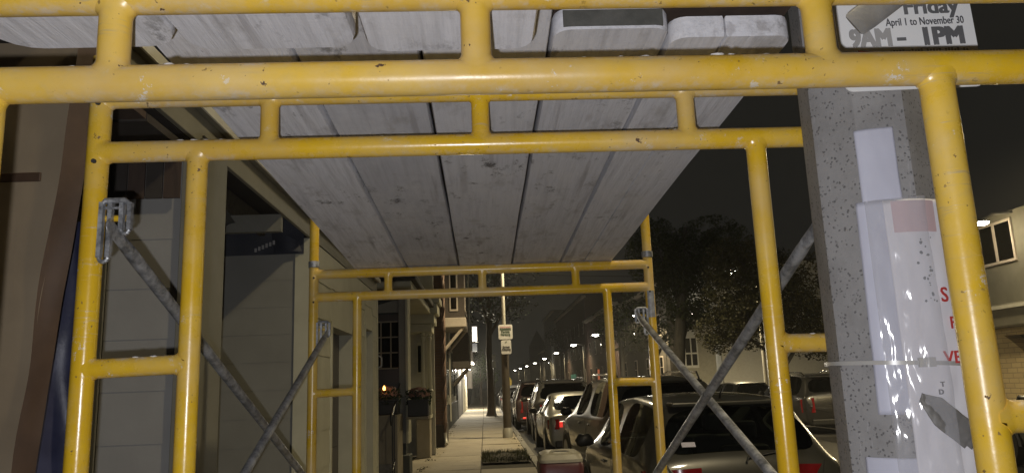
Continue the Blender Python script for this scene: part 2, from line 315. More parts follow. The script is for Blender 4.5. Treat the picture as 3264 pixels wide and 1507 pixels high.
# ------------------------------------------------------------------ mesh helpers
class MB:
    def __init__(s): s.v = []; s.f = []
    def add(s, vs, fs):
        o = len(s.v); s.v += [tuple(p) for p in vs]; s.f += [tuple(i+o for i in f) for f in fs]; return s
    def box(s, a, b):
        (x0, y0, z0), (x1, y1, z1) = a, b
        if x0 > x1: x0, x1 = x1, x0
        if y0 > y1: y0, y1 = y1, y0
        if z0 > z1: z0, z1 = z1, z0
        return s.add([(x0,y0,z0),(x1,y0,z0),(x1,y1,z0),(x0,y1,z0),(x0,y0,z1),(x1,y0,z1),(x1,y1,z1),(x0,y1,z1)],
                     [(0,3,2,1),(4,5,6,7),(0,1,5,4),(1,2,6,5),(2,3,7,6),(3,0,4,7)])
    def rings(s, rings, closed=True, cap=True):
        n = len(rings[0]); vs = [p for r in rings for p in r]; fs = []
        for i in range(len(rings)-1):
            for j in range(n if closed else n-1):
                k = (j+1) % n; fs.append((i*n+j, i*n+k, (i+1)*n+k, (i+1)*n+j))
        if cap: fs.append(tuple(range(n-1, -1, -1))); fs.append(tuple((len(rings)-1)*n+j for j in range(n)))
        return s.add(vs, fs)
    def tube(s, pts, rad, n=12, cap=True):
        pts = [Vector(p) for p in pts]; rs = rad if isinstance(rad, (list, tuple)) else [rad]*len(pts)
        d0 = (pts[1]-pts[0]).normalized(); up = Vector((0, 0, 1)) if abs(d0.z) < .9 else Vector((0, 1, 0))
        x = d0.cross(up).normalized(); out = []
        for i, p in enumerate(pts):
            d = (pts[min(i+1, len(pts)-1)]-pts[max(i-1, 0)]).normalized()
            x = (x - d*x.dot(d)).normalized(); y = d.cross(x)
            out.append([p + (x*math.cos(2*math.pi*k/n) + y*math.sin(2*math.pi*k/n))*rs[i] for k in range(n)])
        return s.rings(out, True, cap)
    def flare(s, a, b, r, fa=True, fb=True, n=28, w=.009, g=.20, ax=None, Rm=.0213):   # a welded tube: each end follows the tube it meets and swells into a fillet
        a, b = Vector(a), Vector(b); L = (b-a).length; d = (b-a)/L
        ax = Vector(ax) if ax else (Vector((1, 0, 0)) if abs(d.z) > .7 else Vector((0, 0, 1)))
        xa = (ax-d*ax.dot(d)).normalized(); ya = d.cross(xa); rings = []
        def end(org, dr, ts):
            for t in ts:
                k = (1-t)**2.2; rho = r*(1+g*k); ring = []
                for i in range(n):
                    c, s_ = math.cos(2*math.pi*i/n), math.sin(2*math.pi*i/n)
                    h = math.sqrt(max(0, Rm*Rm-(rho*s_)**2))-.0008+w*t
                    ring.append(org+dr*h+xa*rho*c+ya*max(-Rm*.985, min(Rm*.985, rho*s_)))
                rings.append(ring)
        def mid(p): rings.append([p+xa*r*math.cos(2*math.pi*i/n)+ya*r*math.sin(2*math.pi*i/n) for i in range(n)])
        ts = [0, .2, .45, .7, 1]
        if fa: end(a, d, ts)
        else: mid(a)
        m = max(2, int(L/.15))
        for i in range(1, m): mid(a.lerp(b, (i+.0)/m) if not (fa or fb) or L > .2 else a.lerp(b, .5))
        if fb: end(b, -d, ts[::-1])
        else: mid(b)
        return s.rings(rings, True, True)
    def lathe(s, prof, c=(0, 0, 0), n=20, ax='z'):
        out = []
        for r, h in prof:
            ring = []
            for k in range(n):
                a = 2*math.pi*k/n; u, v = r*math.cos(a), r*math.sin(a)
                q = (u, v, h) if ax == 'z' else ((h, u, v) if ax == 'x' else (v, h, u))
                ring.append((c[0]+q[0], c[1]+q[1], c[2]+q[2]))
            out.append(ring)
        return s.rings(out)
    def prism(s, poly, d):                 # polygon (3d points) swept by vector d
        d = Vector(d); a = [Vector(p) for p in poly]
        return s.rings([a, [p+d for p in a]])
    def grid(s, fn, nu, nv):
        vs = [fn(i/nu, j/nv) for j in range(nv+1) for i in range(nu+1)]
        fs = [(j*(nu+1)+i, j*(nu+1)+i+1, (j+1)*(nu+1)+i+1, (j+1)*(nu+1)+i) for j in range(nv) for i in range(nu)]
        return s.add(vs, fs)
    def blob(s, c, r, seed=0, n=8, sq=(1, 1, 1)):
        c = Vector(c)
        def fn(u, v):
            th = u*2*math.pi; ph = (v-.5)*math.pi*.998; d = Vector((math.cos(ph)*math.cos(th), math.cos(ph)*math.sin(th), math.sin(ph)))
            k = 1+.35*noise.noise(d*1.7+Vector((seed*3.1, 0, 0))); return c + Vector((d.x*sq[0], d.y*sq[1], d.z*sq[2]))*r*k
        return s.grid(fn, n, max(4, n//2))
    def mesh(s, name, smooth=None, recalc=True):
        me = bpy.data.meshes.new(name); me.from_pydata(s.v, [], s.f); me.validate()
        if recalc:
            bm = bmesh.new(); bm.from_mesh(me); bmesh.ops.remove_doubles(bm, verts=bm.verts, dist=1e-5)
            bmesh.ops.recalc_face_normals(bm, faces=bm.faces); bm.to_mesh(me); bm.free()
        if smooth is not None:
            me.shade_smooth()
            if smooth < 180: me.set_sharp_from_angle(angle=R(smooth))
        return me
    def build(s, name, mat, parent=None, smooth=None, bevel=0, recalc=True):
        me = s.mesh(name, smooth, recalc); return link(name, me, mat, parent, bevel)
def link(name, me, mat, parent=None, bevel=0):
    if mat and not me.materials: me.materials.append(M[mat])
    o = bpy.data.objects.new(name, me); COL.objects.link(o)
    if parent: o.parent = parent; o.matrix_parent_inverse = pinv(parent)
    if bevel:
        b = o.modifiers.new('bevel', 'BEVEL'); b.width = bevel; b.segments = 2; b.limit_method = 'ANGLE'; b.angle_limit = R(35)
        b.harden_normals = False
    return o
def wmat(o):
    m = o.matrix_basis.copy()
    return (wmat(o.parent) @ o.matrix_parent_inverse @ m) if o.parent else m
def pinv(p): return wmat(p).inverted()
def tag(o, label=None, cat=None, group=None, kind=None):
    for k, v in (('label', label), ('category', cat), ('group', group), ('kind', kind)):
        if v: o[k] = v
    return o
def thing(name, label, cat, loc=(0, 0, 0), group=None):
    o = bpy.data.objects.new(name, None); COL.objects.link(o); o.location = loc; o.empty_display_size = .1
    return tag(o, label, cat, group)
def box(name, a, b, mat, parent=None, bevel=0): return MB().box(a, b).build(name, mat, parent, bevel=bevel)
def text(name, s, size, mat, parent, origin, xdir, ydir, off=0, thick=.0006, align='LEFT', sx=1.0):
    cu = bpy.data.curves.new(name, 'FONT'); cu.body = s; cu.size = size; cu.extrude = thick; cu.offset = 0; cu.align_x = align; cu.resolution_u = 3
    t = bpy.data.objects.new('tmp', cu); COL.objects.link(t)
    me = bpy.data.meshes.new_from_object(t.evaluated_get(bpy.context.evaluated_depsgraph_get())); bpy.data.objects.remove(t)
    if off > 0:                               # bolder strokes: the glyphs struck several times, slightly shifted
        bm = bmesh.new()
        for i, (dx, dy) in enumerate(((-1, -.5), (1, -.5), (-1, .5), (1, .5), (0, 0))):
            m2 = me.copy(); m2.transform(Matrix.Translation((dx*off, dy*off, i*.00006))); bm.from_mesh(m2); bpy.data.meshes.remove(m2)
        bm.to_mesh(me); bm.free()
    X = Vector(xdir).normalized(); Y = Vector(ydir); Y = (Y-X*Y.dot(X)).normalized(); Z = X.cross(Y)
    me.transform(Matrix.Translation(origin) @ Matrix((X, Y, Z)).transposed().to_4x4() @ Matrix.Diagonal((sx, 1, 1, 1)))
    return link(name, me, mat, parent)
def copy_tree(o, parent=None):
    c = o.copy(); COL.objects.link(c)
    if parent: c.parent = parent
    for ch in o.children: copy_tree(ch, c)
    return c

# ================================================================== the ground
KX = 1.06                                   # street face of the kerb
FX = -1.35                                  # building line on the near side
tag(box('ground', (-400, -60, -.6), (400, 900, -.19), 'asphalt'), kind='structure')
tag(MB().grid(lambda u, v: (KX + u*9.9, -8+v*330, -.13 - .05*(abs(u-.5)*2)**2*1.0), 10, 60).build('road', 'asphalt', smooth=180), kind='structure')
sw = thing('sidewalk', None, None); tag(sw, kind='structure')
box('base', (-6, -6, -.17), (KX-.155, 330, -.03), 'soil', sw)
SLAB = {}
def slab(x0, x1, y0, y1, seed):
    key = (round(x1-x0, 2), round(y1-y0, 2))
    if key not in SLAB: SLAB[key] = MB().box((0, 0, -.1), (x1-x0, y1-y0, 0)).mesh('slab')
    o = link('slab', SLAB[key], 'sidewalk_concrete', sw, .008)
    o.location = (x0, y0, random.uniform(-.006, .004)); o.rotation_euler = (random.uniform(-.002, .002), random.uniform(-.003, .003), 0)
y = -2.0; k = 0
while y < 68:
    L = 1.52
    pit = 15.3 < y+L/2 < 17.9
    slab(FX-.25, -.128, y, y+L-.016, k)
    if not pit: slab(-.112, KX-.165, y, y+L-.016, k)
    y += L; k += 1
tag(MB().grid(lambda u, v: (FX-.25+u*(KX-.165-FX+.25), 68+v*260, -.004), 1, 1).build('far_paving', 'sidewalk_concrete', sw), kind=None)
y = -2.0
KS = MB().box((0, 0, -.2), (.15, 2.38, 0)).mesh('kerb_stone')
while y < 70:
    o = link('kerb_stone', KS, 'granite', sw, .012); o.location = (KX-.15+random.uniform(-.01, .01), y, random.uniform(-.012, .008)); y += 2.4
box('kerb', (KX-.15, 70.3, -.2), (KX, 330, -.004), 'granite', sw)
fs = thing('far_sidewalk', None, None); tag(fs, kind='structure')
box('paving', (10.96, -8, -.2), (40, 330, -.01), 'sidewalk_concrete', fs)
box('kerb', (10.8, -8, -.2), (10.955, 330, -.003), 'granite', fs)
# worn tree pit with dry grass
tp = thing('tree_pit', 'empty dirt tree pit with ragged dry grass cut into the sidewalk', 'tree pit', (.42, 16.6, 0))
MB().grid(lambda u, v: (-.10+u*.98, 15.72+v*2.2, .012+.05*math.sin(math.pi*u)*math.sin(math.pi*v)+.03*noise.noise(Vector((u*5, v*9, 2)))), 14, 16).build('soil_mound', 'soil', tp, 180)
g = MB()
for i in range(2600):
    u, v = random.random(), random.random(); edge = max(abs(u-.5), abs(v-.5))*2
    if random.random() > .25+.75*edge: continue
    x, yy = -.10+u*.98, 15.72+v*2.2; h = random.uniform(.03, .12); a = random.uniform(0, 6.28); t = Vector((math.cos(a), math.sin(a), 0))
    b = Vector((x, yy, .02)); g.add([b-t*.006, b+t*.006, b+Vector((random.uniform(-.05, .05), random.uniform(-.05, .05), h))], [(0, 1, 2)])
tag(g.build('grass_tufts', 'grass_blade', tp, recalc=False), kind='stuff')
g = MB()
for i in range(1500):                       # weeds and leaf litter along the building line and kerb
    yy = random.uniform(14, 34); side = random.random() < .6
    x = (FX+.02+abs(random.gauss(0, .10))) if side else (KX-.2+random.gauss(0, .06))
    if noise.noise(Vector((yy*.9, side*5, 0))) < .02: continue
    a = random.uniform(0, 6.28); t = Vector((math.cos(a), math.sin(a), 0))*random.uniform(.008, .022); b = Vector((x, yy, .006)); n_ = Vector((-t.y, t.x, random.uniform(0, .03)))
    g.add([b-t, b+t, b+n_], [(0, 1, 2)])
tag(g.build('leaf_litter', 'leaf_brown', recalc=False), 'scattered dead leaves along the edges of the sidewalk', 'leaf litter', kind='stuff')

# ================================================================== scaffold frames
TR = .0213
def scaffold_frame(label, xc, D, z2, yf, rf, gap, bottom, latches=(), collar=False, hole=True, braces_side=()):
    root = thing('scaffold_frame', label, 'scaffold frame', (xc, D, 0), 'yellow walk-through scaffold frames')
    c, s_ = math.cos(yf), math.sin(yf)
    def P(lx, dz):
        x = lx*math.cos(rf)-dz*math.sin(rf); z = dz*math.cos(rf)+lx*math.sin(rf)
        return Vector((xc+x*c, D-x*s_, z2+z))
    W, I, sp = .762, .5664, .4264; zb = bottom-z2; Y = 'yellow_paint'
    for sx in (-1, 1):
        MB().flare(P(sx*W, zb), P(sx*W, gap+.085), TR, False, False).build('outer_leg', Y, root, 50)
        MB().flare(P(sx*I, zb), P(sx*I, 0), TR*.93, False, True).build('inner_leg', Y, root, 50)
        for dz in (-.425, -1.05): MB().flare(P(sx*W, dz), P(sx*I, dz+.004), TR*.86).build('rung', Y, root, 50)
    MB().flare(P(-W, gap), P(W, gap), TR).build('top_rail', Y, root, 50)
    MB().flare(P(-W, 0), P(W, 0), TR).build('lower_rail', Y, root, 50)
    for lx in (-sp, 0, sp): MB().flare(P(lx, 0), P(lx, gap), TR*.86, g=.30).build('strut', Y, root, 50)
    for sx in (-1, 1):
        if collar:
            MB().lathe([(TR+.001, 0), (TR+.004, .002), (TR+.004, .028), (TR+.001, .03)], P(sx*W, gap+.03), 20).build('collar', 'galvanised_steel', root, 40)
            MB().tube([P(sx*W, gap+.05), P(sx*W, gap+.32)], TR*.99, 20).build('extension_leg', Y, root, 50)
        for dz in (gap+.004, -.002):       # locking pin holes
            q = P(sx*W, dz-.022) + Vector((-sx*.004, -TR*1.0, 0))
            MB().lathe([(.0045, -.004), (.0045, .0012)], q, 10, 'y').build('pin_hole', 'dark_void', root)
    for sx, dz in latches: latch(root, P(sx*W, dz), -sx)
    return root, P
def latch(root, p, s):
    """drop-lock stud with its gravity latch, s points from the leg into the walkway"""
    A = Vector((s, 0, 0)); pre = p + A*TR
    st = MB().tube([p, p+A*.062], .0065, 12).build('brace_stud', 'yellow_paint', root, 40)
    g = 'galvanised_steel'; m = MB()
    def bar(a, b, w=.004, h=.008): m.box(Vector(a)-Vector((w, h, w)), Vector(b)+Vector((w, h, w)))
    x0 = pre.x + s*.004; x1 = pre.x + s*.042; y0 = p.y-.012; z = p.z
    # bent flat ring: long limb by the leg with a slot, short limb at the stud's end
    prof = []
    def limb(xa, zt, zb, wd):
        for sx in (-1, 1): m.box((xa+sx*wd-.0042, y0-.005, zb+.006), (xa+sx*wd+.0042, y0+.006, zt))
        for k in range(7):
            a0, a1 = math.pi*k/6+math.pi, math.pi*(k+1)/6+math.pi
            if k < 6: m.tube([(xa+math.cos(a0)*wd, y0, zb+.006+math.sin(a0)*wd), (xa+math.cos(a1)*wd, y0, zb+.006+math.sin(a1)*wd)], .0042, 8)
    limb(x0+s*.004, z+.030, z-.085, .0085); limb(x1+s*.004, z+.028, z-.032, .0075)
    m.tube([(x0-s*.004, y0, z+.026), (x0+s*.002, y0, z+.033), (x1, y0, z+.033), (x1+s*.010, y0, z+.026)], [.005, .006, .006, .005], 8)
    m.tube([(x0, y0+.006, z+.020), (x1, y0+.006, z+.020)], .0035, 8)
    m.build('gravity_latch', g, root, 40)
F1, P1 = scaffold_frame('nearest yellow scaffold frame crossing right in front of the camera', .0018, .8594, CAMZ+.3638, -.0138, .0035, .110, -.02)
F2, P2 = scaffold_frame('second yellow scaffold frame, standing behind the nearest and speckled with rust chips', .0071, 1.4855, CAMZ+.4837, -.0046, -.0009, .114, -.02, latches=((-1, -.135), (1, -.135)))
F3, P3 = scaffold_frame('farthest yellow scaffold frame holding up the distant end of the planks', .0024, 3.4416, CAMZ+.4207, .0118, -.0021, .104, -.02, latches=((-1, -.145), (1, -.13), (1, -.86)), collar=True)
# cement lumps stuck on the frames
def lumps(root, P, spec):
    for i, (lx, dz, r) in enumerate(spec):
        q = P(lx, dz) + Vector((0, -.004, TR*.93)); MB().blob(q, r, i, 10, (1.5, 1, .45)).build('mortar_lump', 'mortar', root, 180)
lumps(F1, P1, [(.295, 0, .007), (.31, 0, .005), (.205, 0, .005), (.175, 0, .004), (-.36, 0, .006), (-.34, 0, .004), (-.47, 0, .004), (.355, 0, .004), (-.43, 0, .0035), (.13, 0, .0035)])
lumps(F2, P2, [(-.60, 0, .005), (-.575, 0, .006), (-.55, 0, .0045), (-.52, 0, .004), (.40, 0, .0045), (.12, 0, .003), (-.2, 0, .0035), (-.09, 0, .003), (-.665, -.425, .004), (.64, -.425, .004), (-.63, -.425, .005)])
lb = MB().grid(lambda u, v: P3(.762, -.02-.12*v) + Vector((math.sin((u-.5)*1.6)*(TR+.0008), -math.cos((u-.5)*1.6)*(TR+.0008), 0)), 6, 2).build('worn_label', 'duct_label', F3, 180)

# cross braces: galvanised tubes with flattened, drilled ends
def brace(label, a, b, group='galvanised cross braces'):
    a, b = Vector(a), Vector(b); d = (b-a).normalized(); L = (b-a).length; r = .0135
    root = thing('cross_brace', label, 'scaffold brace', a, group)
    MB().tube([a+d*.07, a+d*.10]+[a+d*(.1+(L-.2)*i/8) for i in range(1, 8)]+[b-d*.10, b-d*.07], [r*.9]+[r]*9+[r*.9], 16).build('tube', 'galvanised_steel', root, 50)
    for e, s in ((a, 1), (b, -1)):
        n_ = d.cross(Vector((1, 0, 0))).normalized(); m = MB(); rings = []
        for t, wd, th in ((-.022, .009, .0022), (-.014, .0165, .0024), (.02, .0175, .0026), (.045, .0165, .006), (.075, .0133, .0125)):
            q = e + d*s*t; rings.append([q + n_*wd*math.cos(k*math.pi/8) + Vector((1, 0, 0))*th*math.sin(k*math.pi/8) for k in range(16)])
        m.rings(rings).build('flattened_end', 'galvanised_steel', root, 60)
    return root
aL0, aL1 = at(296, 575, 1.47), at(822, 838, 3.42)
brace('galvanised brace sloping down from the second frame on the left', (-.715, 1.475, at(296, 575, 1.475).z), at(775, 1210, 3.36)+Vector((0, 0, 0)))
brace('galvanised brace rising to the farthest frame on the left', (-.69, 3.41, at(820, 838, 3.41).z), (-.676, 1.53, at(545, 1215, 1.95).z-.30))
brace('galvanised brace sloping down toward the camera from the farthest frame on the right', (.698, 3.41, at(1603, 793, 3.41).z), at(1990, 1250, 1.85))
brace('galvanised brace rising to the second frame beside the concrete pole', at(2060, 560, 1.475), at(1640, 1205, 3.05))

# ================================================================== planks overhead
def plank(label, x0, x1, ya, yb, za, zb, endr=.03, skew=0, split=None, endmat=None, seed=0, gap=.0):
    L = yb-ya; root = None
    def outline(xa, xb):
        pts = []; ra = endr if xa == x0 else .002; rb = endr if xb == x1 else .002
        for cx, cy, a0, er in ((xb-rb, ya+rb, -90, rb), (xb-rb, yb-rb, 0, rb), (xa+ra, yb-ra, 90, ra), (xa+ra, ya+ra, 180, ra)):
            for k in range(5):
                a = R(a0+90*k/4); pts.append((cx+er*math.cos(a), cy+er*math.sin(a)))
        # extra points along the long edges so they can waver
        out = []
        for i, p in enumerate(pts):
            out.append(p); q = pts[(i+1) % len(pts)]
            if abs(q[1]-p[1]) > .5:
                for k in range(1, 12):
                    yy = p[1]+(q[1]-p[1])*k/12; out.append((p[0]+noise.noise(Vector((yy*2.1, p[0]*3, seed)))*.004, yy))
        return out
    m = MB(); th = .042
    def z(yy, x): return za+(zb-za)*(yy-ya)/L + .004*noise.noise(Vector((yy*.8, seed*7.7, 0)))
    halves = [(x0, x1)] if split is None else [(x0, split-.0012), (split+.0012, x1)]
    for (xa, xb) in halves:
        o = outline(xa, xb)
        rings = [[(x+skew*(yy-ya), yy, z(yy, x)+dz) for x, yy in o] for dz in (0, .006, th-.006, th)]
        cxm = (xa+xb)/2
        for k in (0, 3): rings[k] = [((x-cxm)*.975+cxm, yy, zz) for x, yy, zz in rings[k]]
        m.rings(rings)
    o = m.build('plank', 'weathered_plank', None, 40); tag(o, label, 'plank', 'scaffold planks overhead')
    if endmat:
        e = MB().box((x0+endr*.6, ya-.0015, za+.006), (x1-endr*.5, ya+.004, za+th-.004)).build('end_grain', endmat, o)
    return o
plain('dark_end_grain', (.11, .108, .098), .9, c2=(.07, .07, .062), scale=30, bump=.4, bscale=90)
ZN = CAMZ+.3638+.110+TR+.001
plank('rough sawn plank overhead, leftmost of the near row', -.668, -.418, -1.4, 1.045, ZN, ZN+.002, .05, seed=1)
plank('rough sawn plank overhead, second from left in the near row', -.412, -.170, -1.3, 1.055, ZN, ZN+.002, .035, seed=2)
plank('rough sawn plank overhead, rightmost of the near row', -.158, .088, -1.5, 1.075, ZN, ZN+.003, .03, seed=3)
def zf(y): return CAMZ+.4837+.114+TR+.0015 + (y-1.4855)*((.4207+.104)-(.4837+.114))/(3.4416-1.4855)
XS = [-.583, -.343, -.104, .141, .366, .606]
names = ['leftmost long plank of the scaffold ceiling, beside the building fascia', 'second long plank from the left in the scaffold ceiling', 'smooth pale long plank in the middle of the scaffold ceiling', 'stained long plank with dark blotches, right of the middle of the ceiling', 'rightmost long plank of the ceiling, split along its length']
ST = [1.16, 1.15, 1.17, 1.285, 1.315]
for i in range(5):
    a, b = XS[i]+.004, XS[i+1]-.004
    plank(names[i], a, b, ST[i], 3.60+random.uniform(-.03, .05), zf(ST[i])+(0, .003, 0, .004, .001)[i], zf(3.6)+(0, .003, 0, .004, .001)[i], .022 if i < 3 else .03, 0, split=(.472 if i == 4 else None), endmat='dark_end_grain' if i == 3 else None, seed=10+i)

# ================================================================== concrete pole, sign and papers
PX, PY, PR = .722, 1.338, .107
pole = thing('concrete_lamp_pole', 'speckled octagonal concrete street light pole beside the scaffold', 'lamp post', (PX, PY, 0))
ANG0 = math.atan2(-PY, -PX)                 # faces the walkway
def octo(th, r):                            # octagon radius with softened arrises
    a = (th-R(12)) % (math.pi/4); return r*math.cos(math.pi/8)/math.cos(a-math.pi/8)*.985
rings = []
for z in (0, 1, 2, 3, 4.5, 6.8):
    rr = PR*(1.03-.045*(z-1.5)/1.5*.45); rings.append([(PX+octo(2*math.pi*k/64, rr)*math.cos(2*math.pi*k/64), PY+octo(2*math.pi*k/64, rr)*math.sin(2*math.pi*k/64), z) for k in range(64)])
MB().rings(rings).build('shaft', 'exposed_aggregate_concrete', pole, 14)
def lamp_head(root, p, d, lensmat, power, length=.62, area=False):
    """p: end of arm, d: unit vector the head points"""
    d = Vector(d); sd = d.cross(Vector((0, 0, 1))).normalized(); rings = []
    for t, wd, h in ((0, .05, .05), (.12, .12, .085), (.3, .20, .095), (.5, .22, .085), (.6, .17, .055), (.64, .06, .03)):
        t *= length/.64; q = Vector(p)+d*t; rings.append([q+sd*wd*math.cos(k*math.pi/6)+Vector((0, 0, 1))*(h*max(-.35, math.sin(k*math.pi/6))) for k in range(12)])
    MB().rings(rings).build('lamp_head', 'lamp_head_grey', root, 50)
    q = Vector(p)+d*length*.55
    MB().lathe([(.18, .0), (.34, -.004), (.33, -.09), (.2, -.16), (.005, -.19)], q+Vector((0, 0, -.032)), 14).build('lens', lensmat, root, 60)
    if power:
        L = bpy.data.lights.new('lamp_light', 'SPOT'); L.energy = power; L.color = LAMP_COL; L.shadow_soft_size = .12; L.spot_size = R(158); L.spot_blend = .75
        o = bpy.data.objects.new('lamp_light', L); COL.objects.link(o); o.parent = root; o.matrix_parent_inverse = pinv(root); o.location = q+Vector((0, 0, -.40))
MB().tube([(PX, PY, 6.6), (PX+.3, PY+.1, 6.95), (PX+1.0, PY+.2, 7.1), (PX+1.9, PY+.3, 7.12)], .035, 10).build('arm', 'lamp_pole_paint', pole, 60)
lamp_head(pole, (PX+1.9, PY+.3, 7.12), (1, 0, 0), 'lamp_lens', LAMP_W*.30)

def pfn(a0, a1, z0, z1, off, wob=0.0, seed=0, flare=None):
    """a sheet wrapped on the pole: angles (deg, seen from the walkway, + to the right), heights"""
    def fn(u, v):
        z = z0+(z1-z0)*v; zz0 = a0(v) if callable(a0) else a0; zz1 = a1(v) if callable(a1) else a1
        a = zz0+(zz1-zz0)*u; th = ANG0+R(a); rr = PR*(1.03-.045*(z-1.5)/1.5*.45)
        w_ = wob*(noise.noise(Vector((a*.05+seed, z*9, seed)))+.5*noise.noise(Vector((a*.13, z*23, seed+4))))
        r_ = octo(th, rr)*.35+rr*.99*.65+off+w_+(flare(u, v) if flare else 0)
        return Vector((PX+r_*math.cos(th), PY+r_*math.sin(th), z))
    return fn
def zpx(y, u=2200): return at(u, y, PY-PR).z
z_of = lambda y: at(2190+ (y-500)*.12, y, 1.24).z
def sheet(name, label, cat, mat, fn, nu=20, nv=30, sm=180):
    o = MB().grid(fn, nu, nv).build(name, mat, None, sm)
    if 'film' not in mat: so = o.modifiers.new('thick', 'SOLIDIFY'); so.thickness = .0008; so.offset = 1
    return tag(o, label, cat, 'notices taped to the concrete pole')
sheet('paper_strip', 'narrow lilac paper strip taped highest on the concrete pole', 'paper', 'lilac_paper', pfn(lambda v: -8, lambda v: 26, z_of(508), z_of(325), .0014, .0014, 1))
sheet('paper_sheet', 'long lilac paper taped down the front of the concrete pole', 'paper', 'lilac_paper', pfn(lambda v: -17+3*v, lambda v: 30, z_of(1042), z_of(505), .0022, .0018, 2), 20, 40)
sheet('paper_scrap', 'lilac paper scrap at the bottom edge below the bare concrete patch', 'paper', 'lilac_paper', pfn(-34, 20, z_of(1330), z_of(1152), .002, .0008, 5))
# the notice: a faded card in its plastic sleeve, its right edge standing off the pole
def flare_n(u, v): return .006*u + .060*max(0, u-.42)**1.4*(1.15-.75*v)
nz0, nz1 = z_of(1320), z_of(508)
notice = sheet('street_notice', 'white notice card with red lettering curling off the right of the pole', 'notice', 'white_paper', pfn(lambda v: 8, lambda v: 84-4*v, nz0, nz1, .0055, .0022, 7, flare_n), 40, 60)
MB().grid(pfn(14, 58, z_of(590), z_of(512), .0078, .0008, 7, lambda u, v: .006*(.1+.55*u)), 20, 8).build('red_band', 'pink_paper', notice, 180)
fn_n = pfn(8, 84, nz0, nz1, .0095, 0, 7, flare_n)
def on_notice(u, v): return fn_n(u, v)
def red_text(s, px, y, size, mat='sign_red_ink'):
    v = (z_of(y)-nz0)/(nz1-nz0)
    def sx(u): d = on_notice(u, v)-Vector((0, 0, CAMZ)); return (1632+FPX*d.dot(CR)/d.dot(_f))/S
    u = min((k/200 for k in range(40, 196)), key=lambda k: abs(sx(k)-px))
    p = on_notice(u, v); q = on_notice(u+.03, v); text('lettering', s, size, mat, notice, p-(q-p)*0, q-p, (0, 0, 1), .0006, .0003)
red_text('S', 2368, 765, .034); red_text('F', 2391, 832, .028); red_text('VE', 2376, 918, .028)
red_text('T', 2366, 975, .011, 'sign_dark_ink'); red_text('D', 2362, 994, .011, 'sign_dark_ink')
# printed red border line on the notice
MB().grid(lambda u, v: fn_n(.60+.005*u, .08+.70*v), 1, 40).build('border_line', 'sign_red_ink', notice, 180)
m = MB()
for i in range(22):
    u, v = .34+random.uniform(-.09, .11), .76+random.uniform(-.10, .12); p = fn_n(u, v); q = fn_n(u+.01, v)-p; a = q.normalized(); b = Vector((0, 0, 1)); r_ = random.uniform(.001, .0032)
    m.add([p+(a*math.cos(k)+b*math.sin(k))*r_*random.uniform(.7, 1.2) for k in (0, .8, 1.6, 2.4, 3.2, 4, 4.8, 5.6)], [tuple(range(8))])
m.build('mildew_spots', 'paper_stain', notice, recalc=False)
sheet('plastic_sleeve', 'wrinkled clear plastic sleeve over the notice on the pole', 'plastic sleeve', 'clear_plastic_film', pfn(-6, 37, nz0, z_of(506), .0115, .0050, 11, lambda u, v: .012*u*u), 60, 120)
# zip tie
zt = z_of(916)
tie = tag(MB().rings([[Vector((PX+(octo(2*math.pi*k/48, PR*1.03)*.35+PR*1.03*.65+.001+dr+.009*max(0, math.cos(2*math.pi*k/48-ANG0-.6))**2)*math.cos(2*math.pi*k/48), PY+(octo(2*math.pi*k/48, PR*1.03)*.35+PR*1.03*.65+.001+dr+.009*max(0, math.cos(2*math.pi*k/48-ANG0-.6))**2)*math.sin(2*math.pi*k/48), zt+dz-.02*math.cos(2*math.pi*k/48)*.3)) for k in range(48)] for dr, dz in ((.004, -.0034), (.0053, -.0034), (.0053, .0034), (.004, .0034), (.004, -.0034))], True, False).build('zip_tie', 'clear_nylon', None, 40), 'translucent nylon zip tie strapped around the concrete pole', 'zip tie')
hp = pfn(18, 30, zt-.006, zt+.009, .0175)
MB().grid(hp, 3, 2).prism([hp(0, 0), hp(1, 0), hp(1, 1), hp(0, 1)], -(hp(.5, .5)-Vector((PX, PY, zt))).normalized()*.006).build('zip_head', 'clear_nylon', tie)
# grey tape flap hanging off the notice
fa, fb = at(2268, 988, 1.215), at(2412, 1112, 1.20)
def flap(u, v):                            # lies on the notice, running down to the right
    wd = (.30+.70*min(1, u*3.0))*(1 if u < .90 else .72); zc_ = z_of(1000)+(z_of(1108)-z_of(1000))*u
    un = .10+.43*u+.10*(v-.5)*wd; z = zc_+.042*(v-.5)*wd
    p = fn_n(un, (z-nz0)/(nz1-nz0)); out = Vector((p.x-PX, p.y-PY, 0)).normalized()
    return p + out*(.0045+.006*u*u+.0022*noise.noise(Vector((u*5, v*2, 2)))+.0008*noise.noise(Vector((u*13, v*6, 5))))
o = MB().grid(flap, 40, 20).build('tape_flap', 'grey_tape', None, 180); so = o.modifiers.new('thick', 'SOLIDIFY'); so.thickness = .0012
tag(o, 'grey tape flap hanging loose low on the notice, right side of the concrete pole', 'tape')
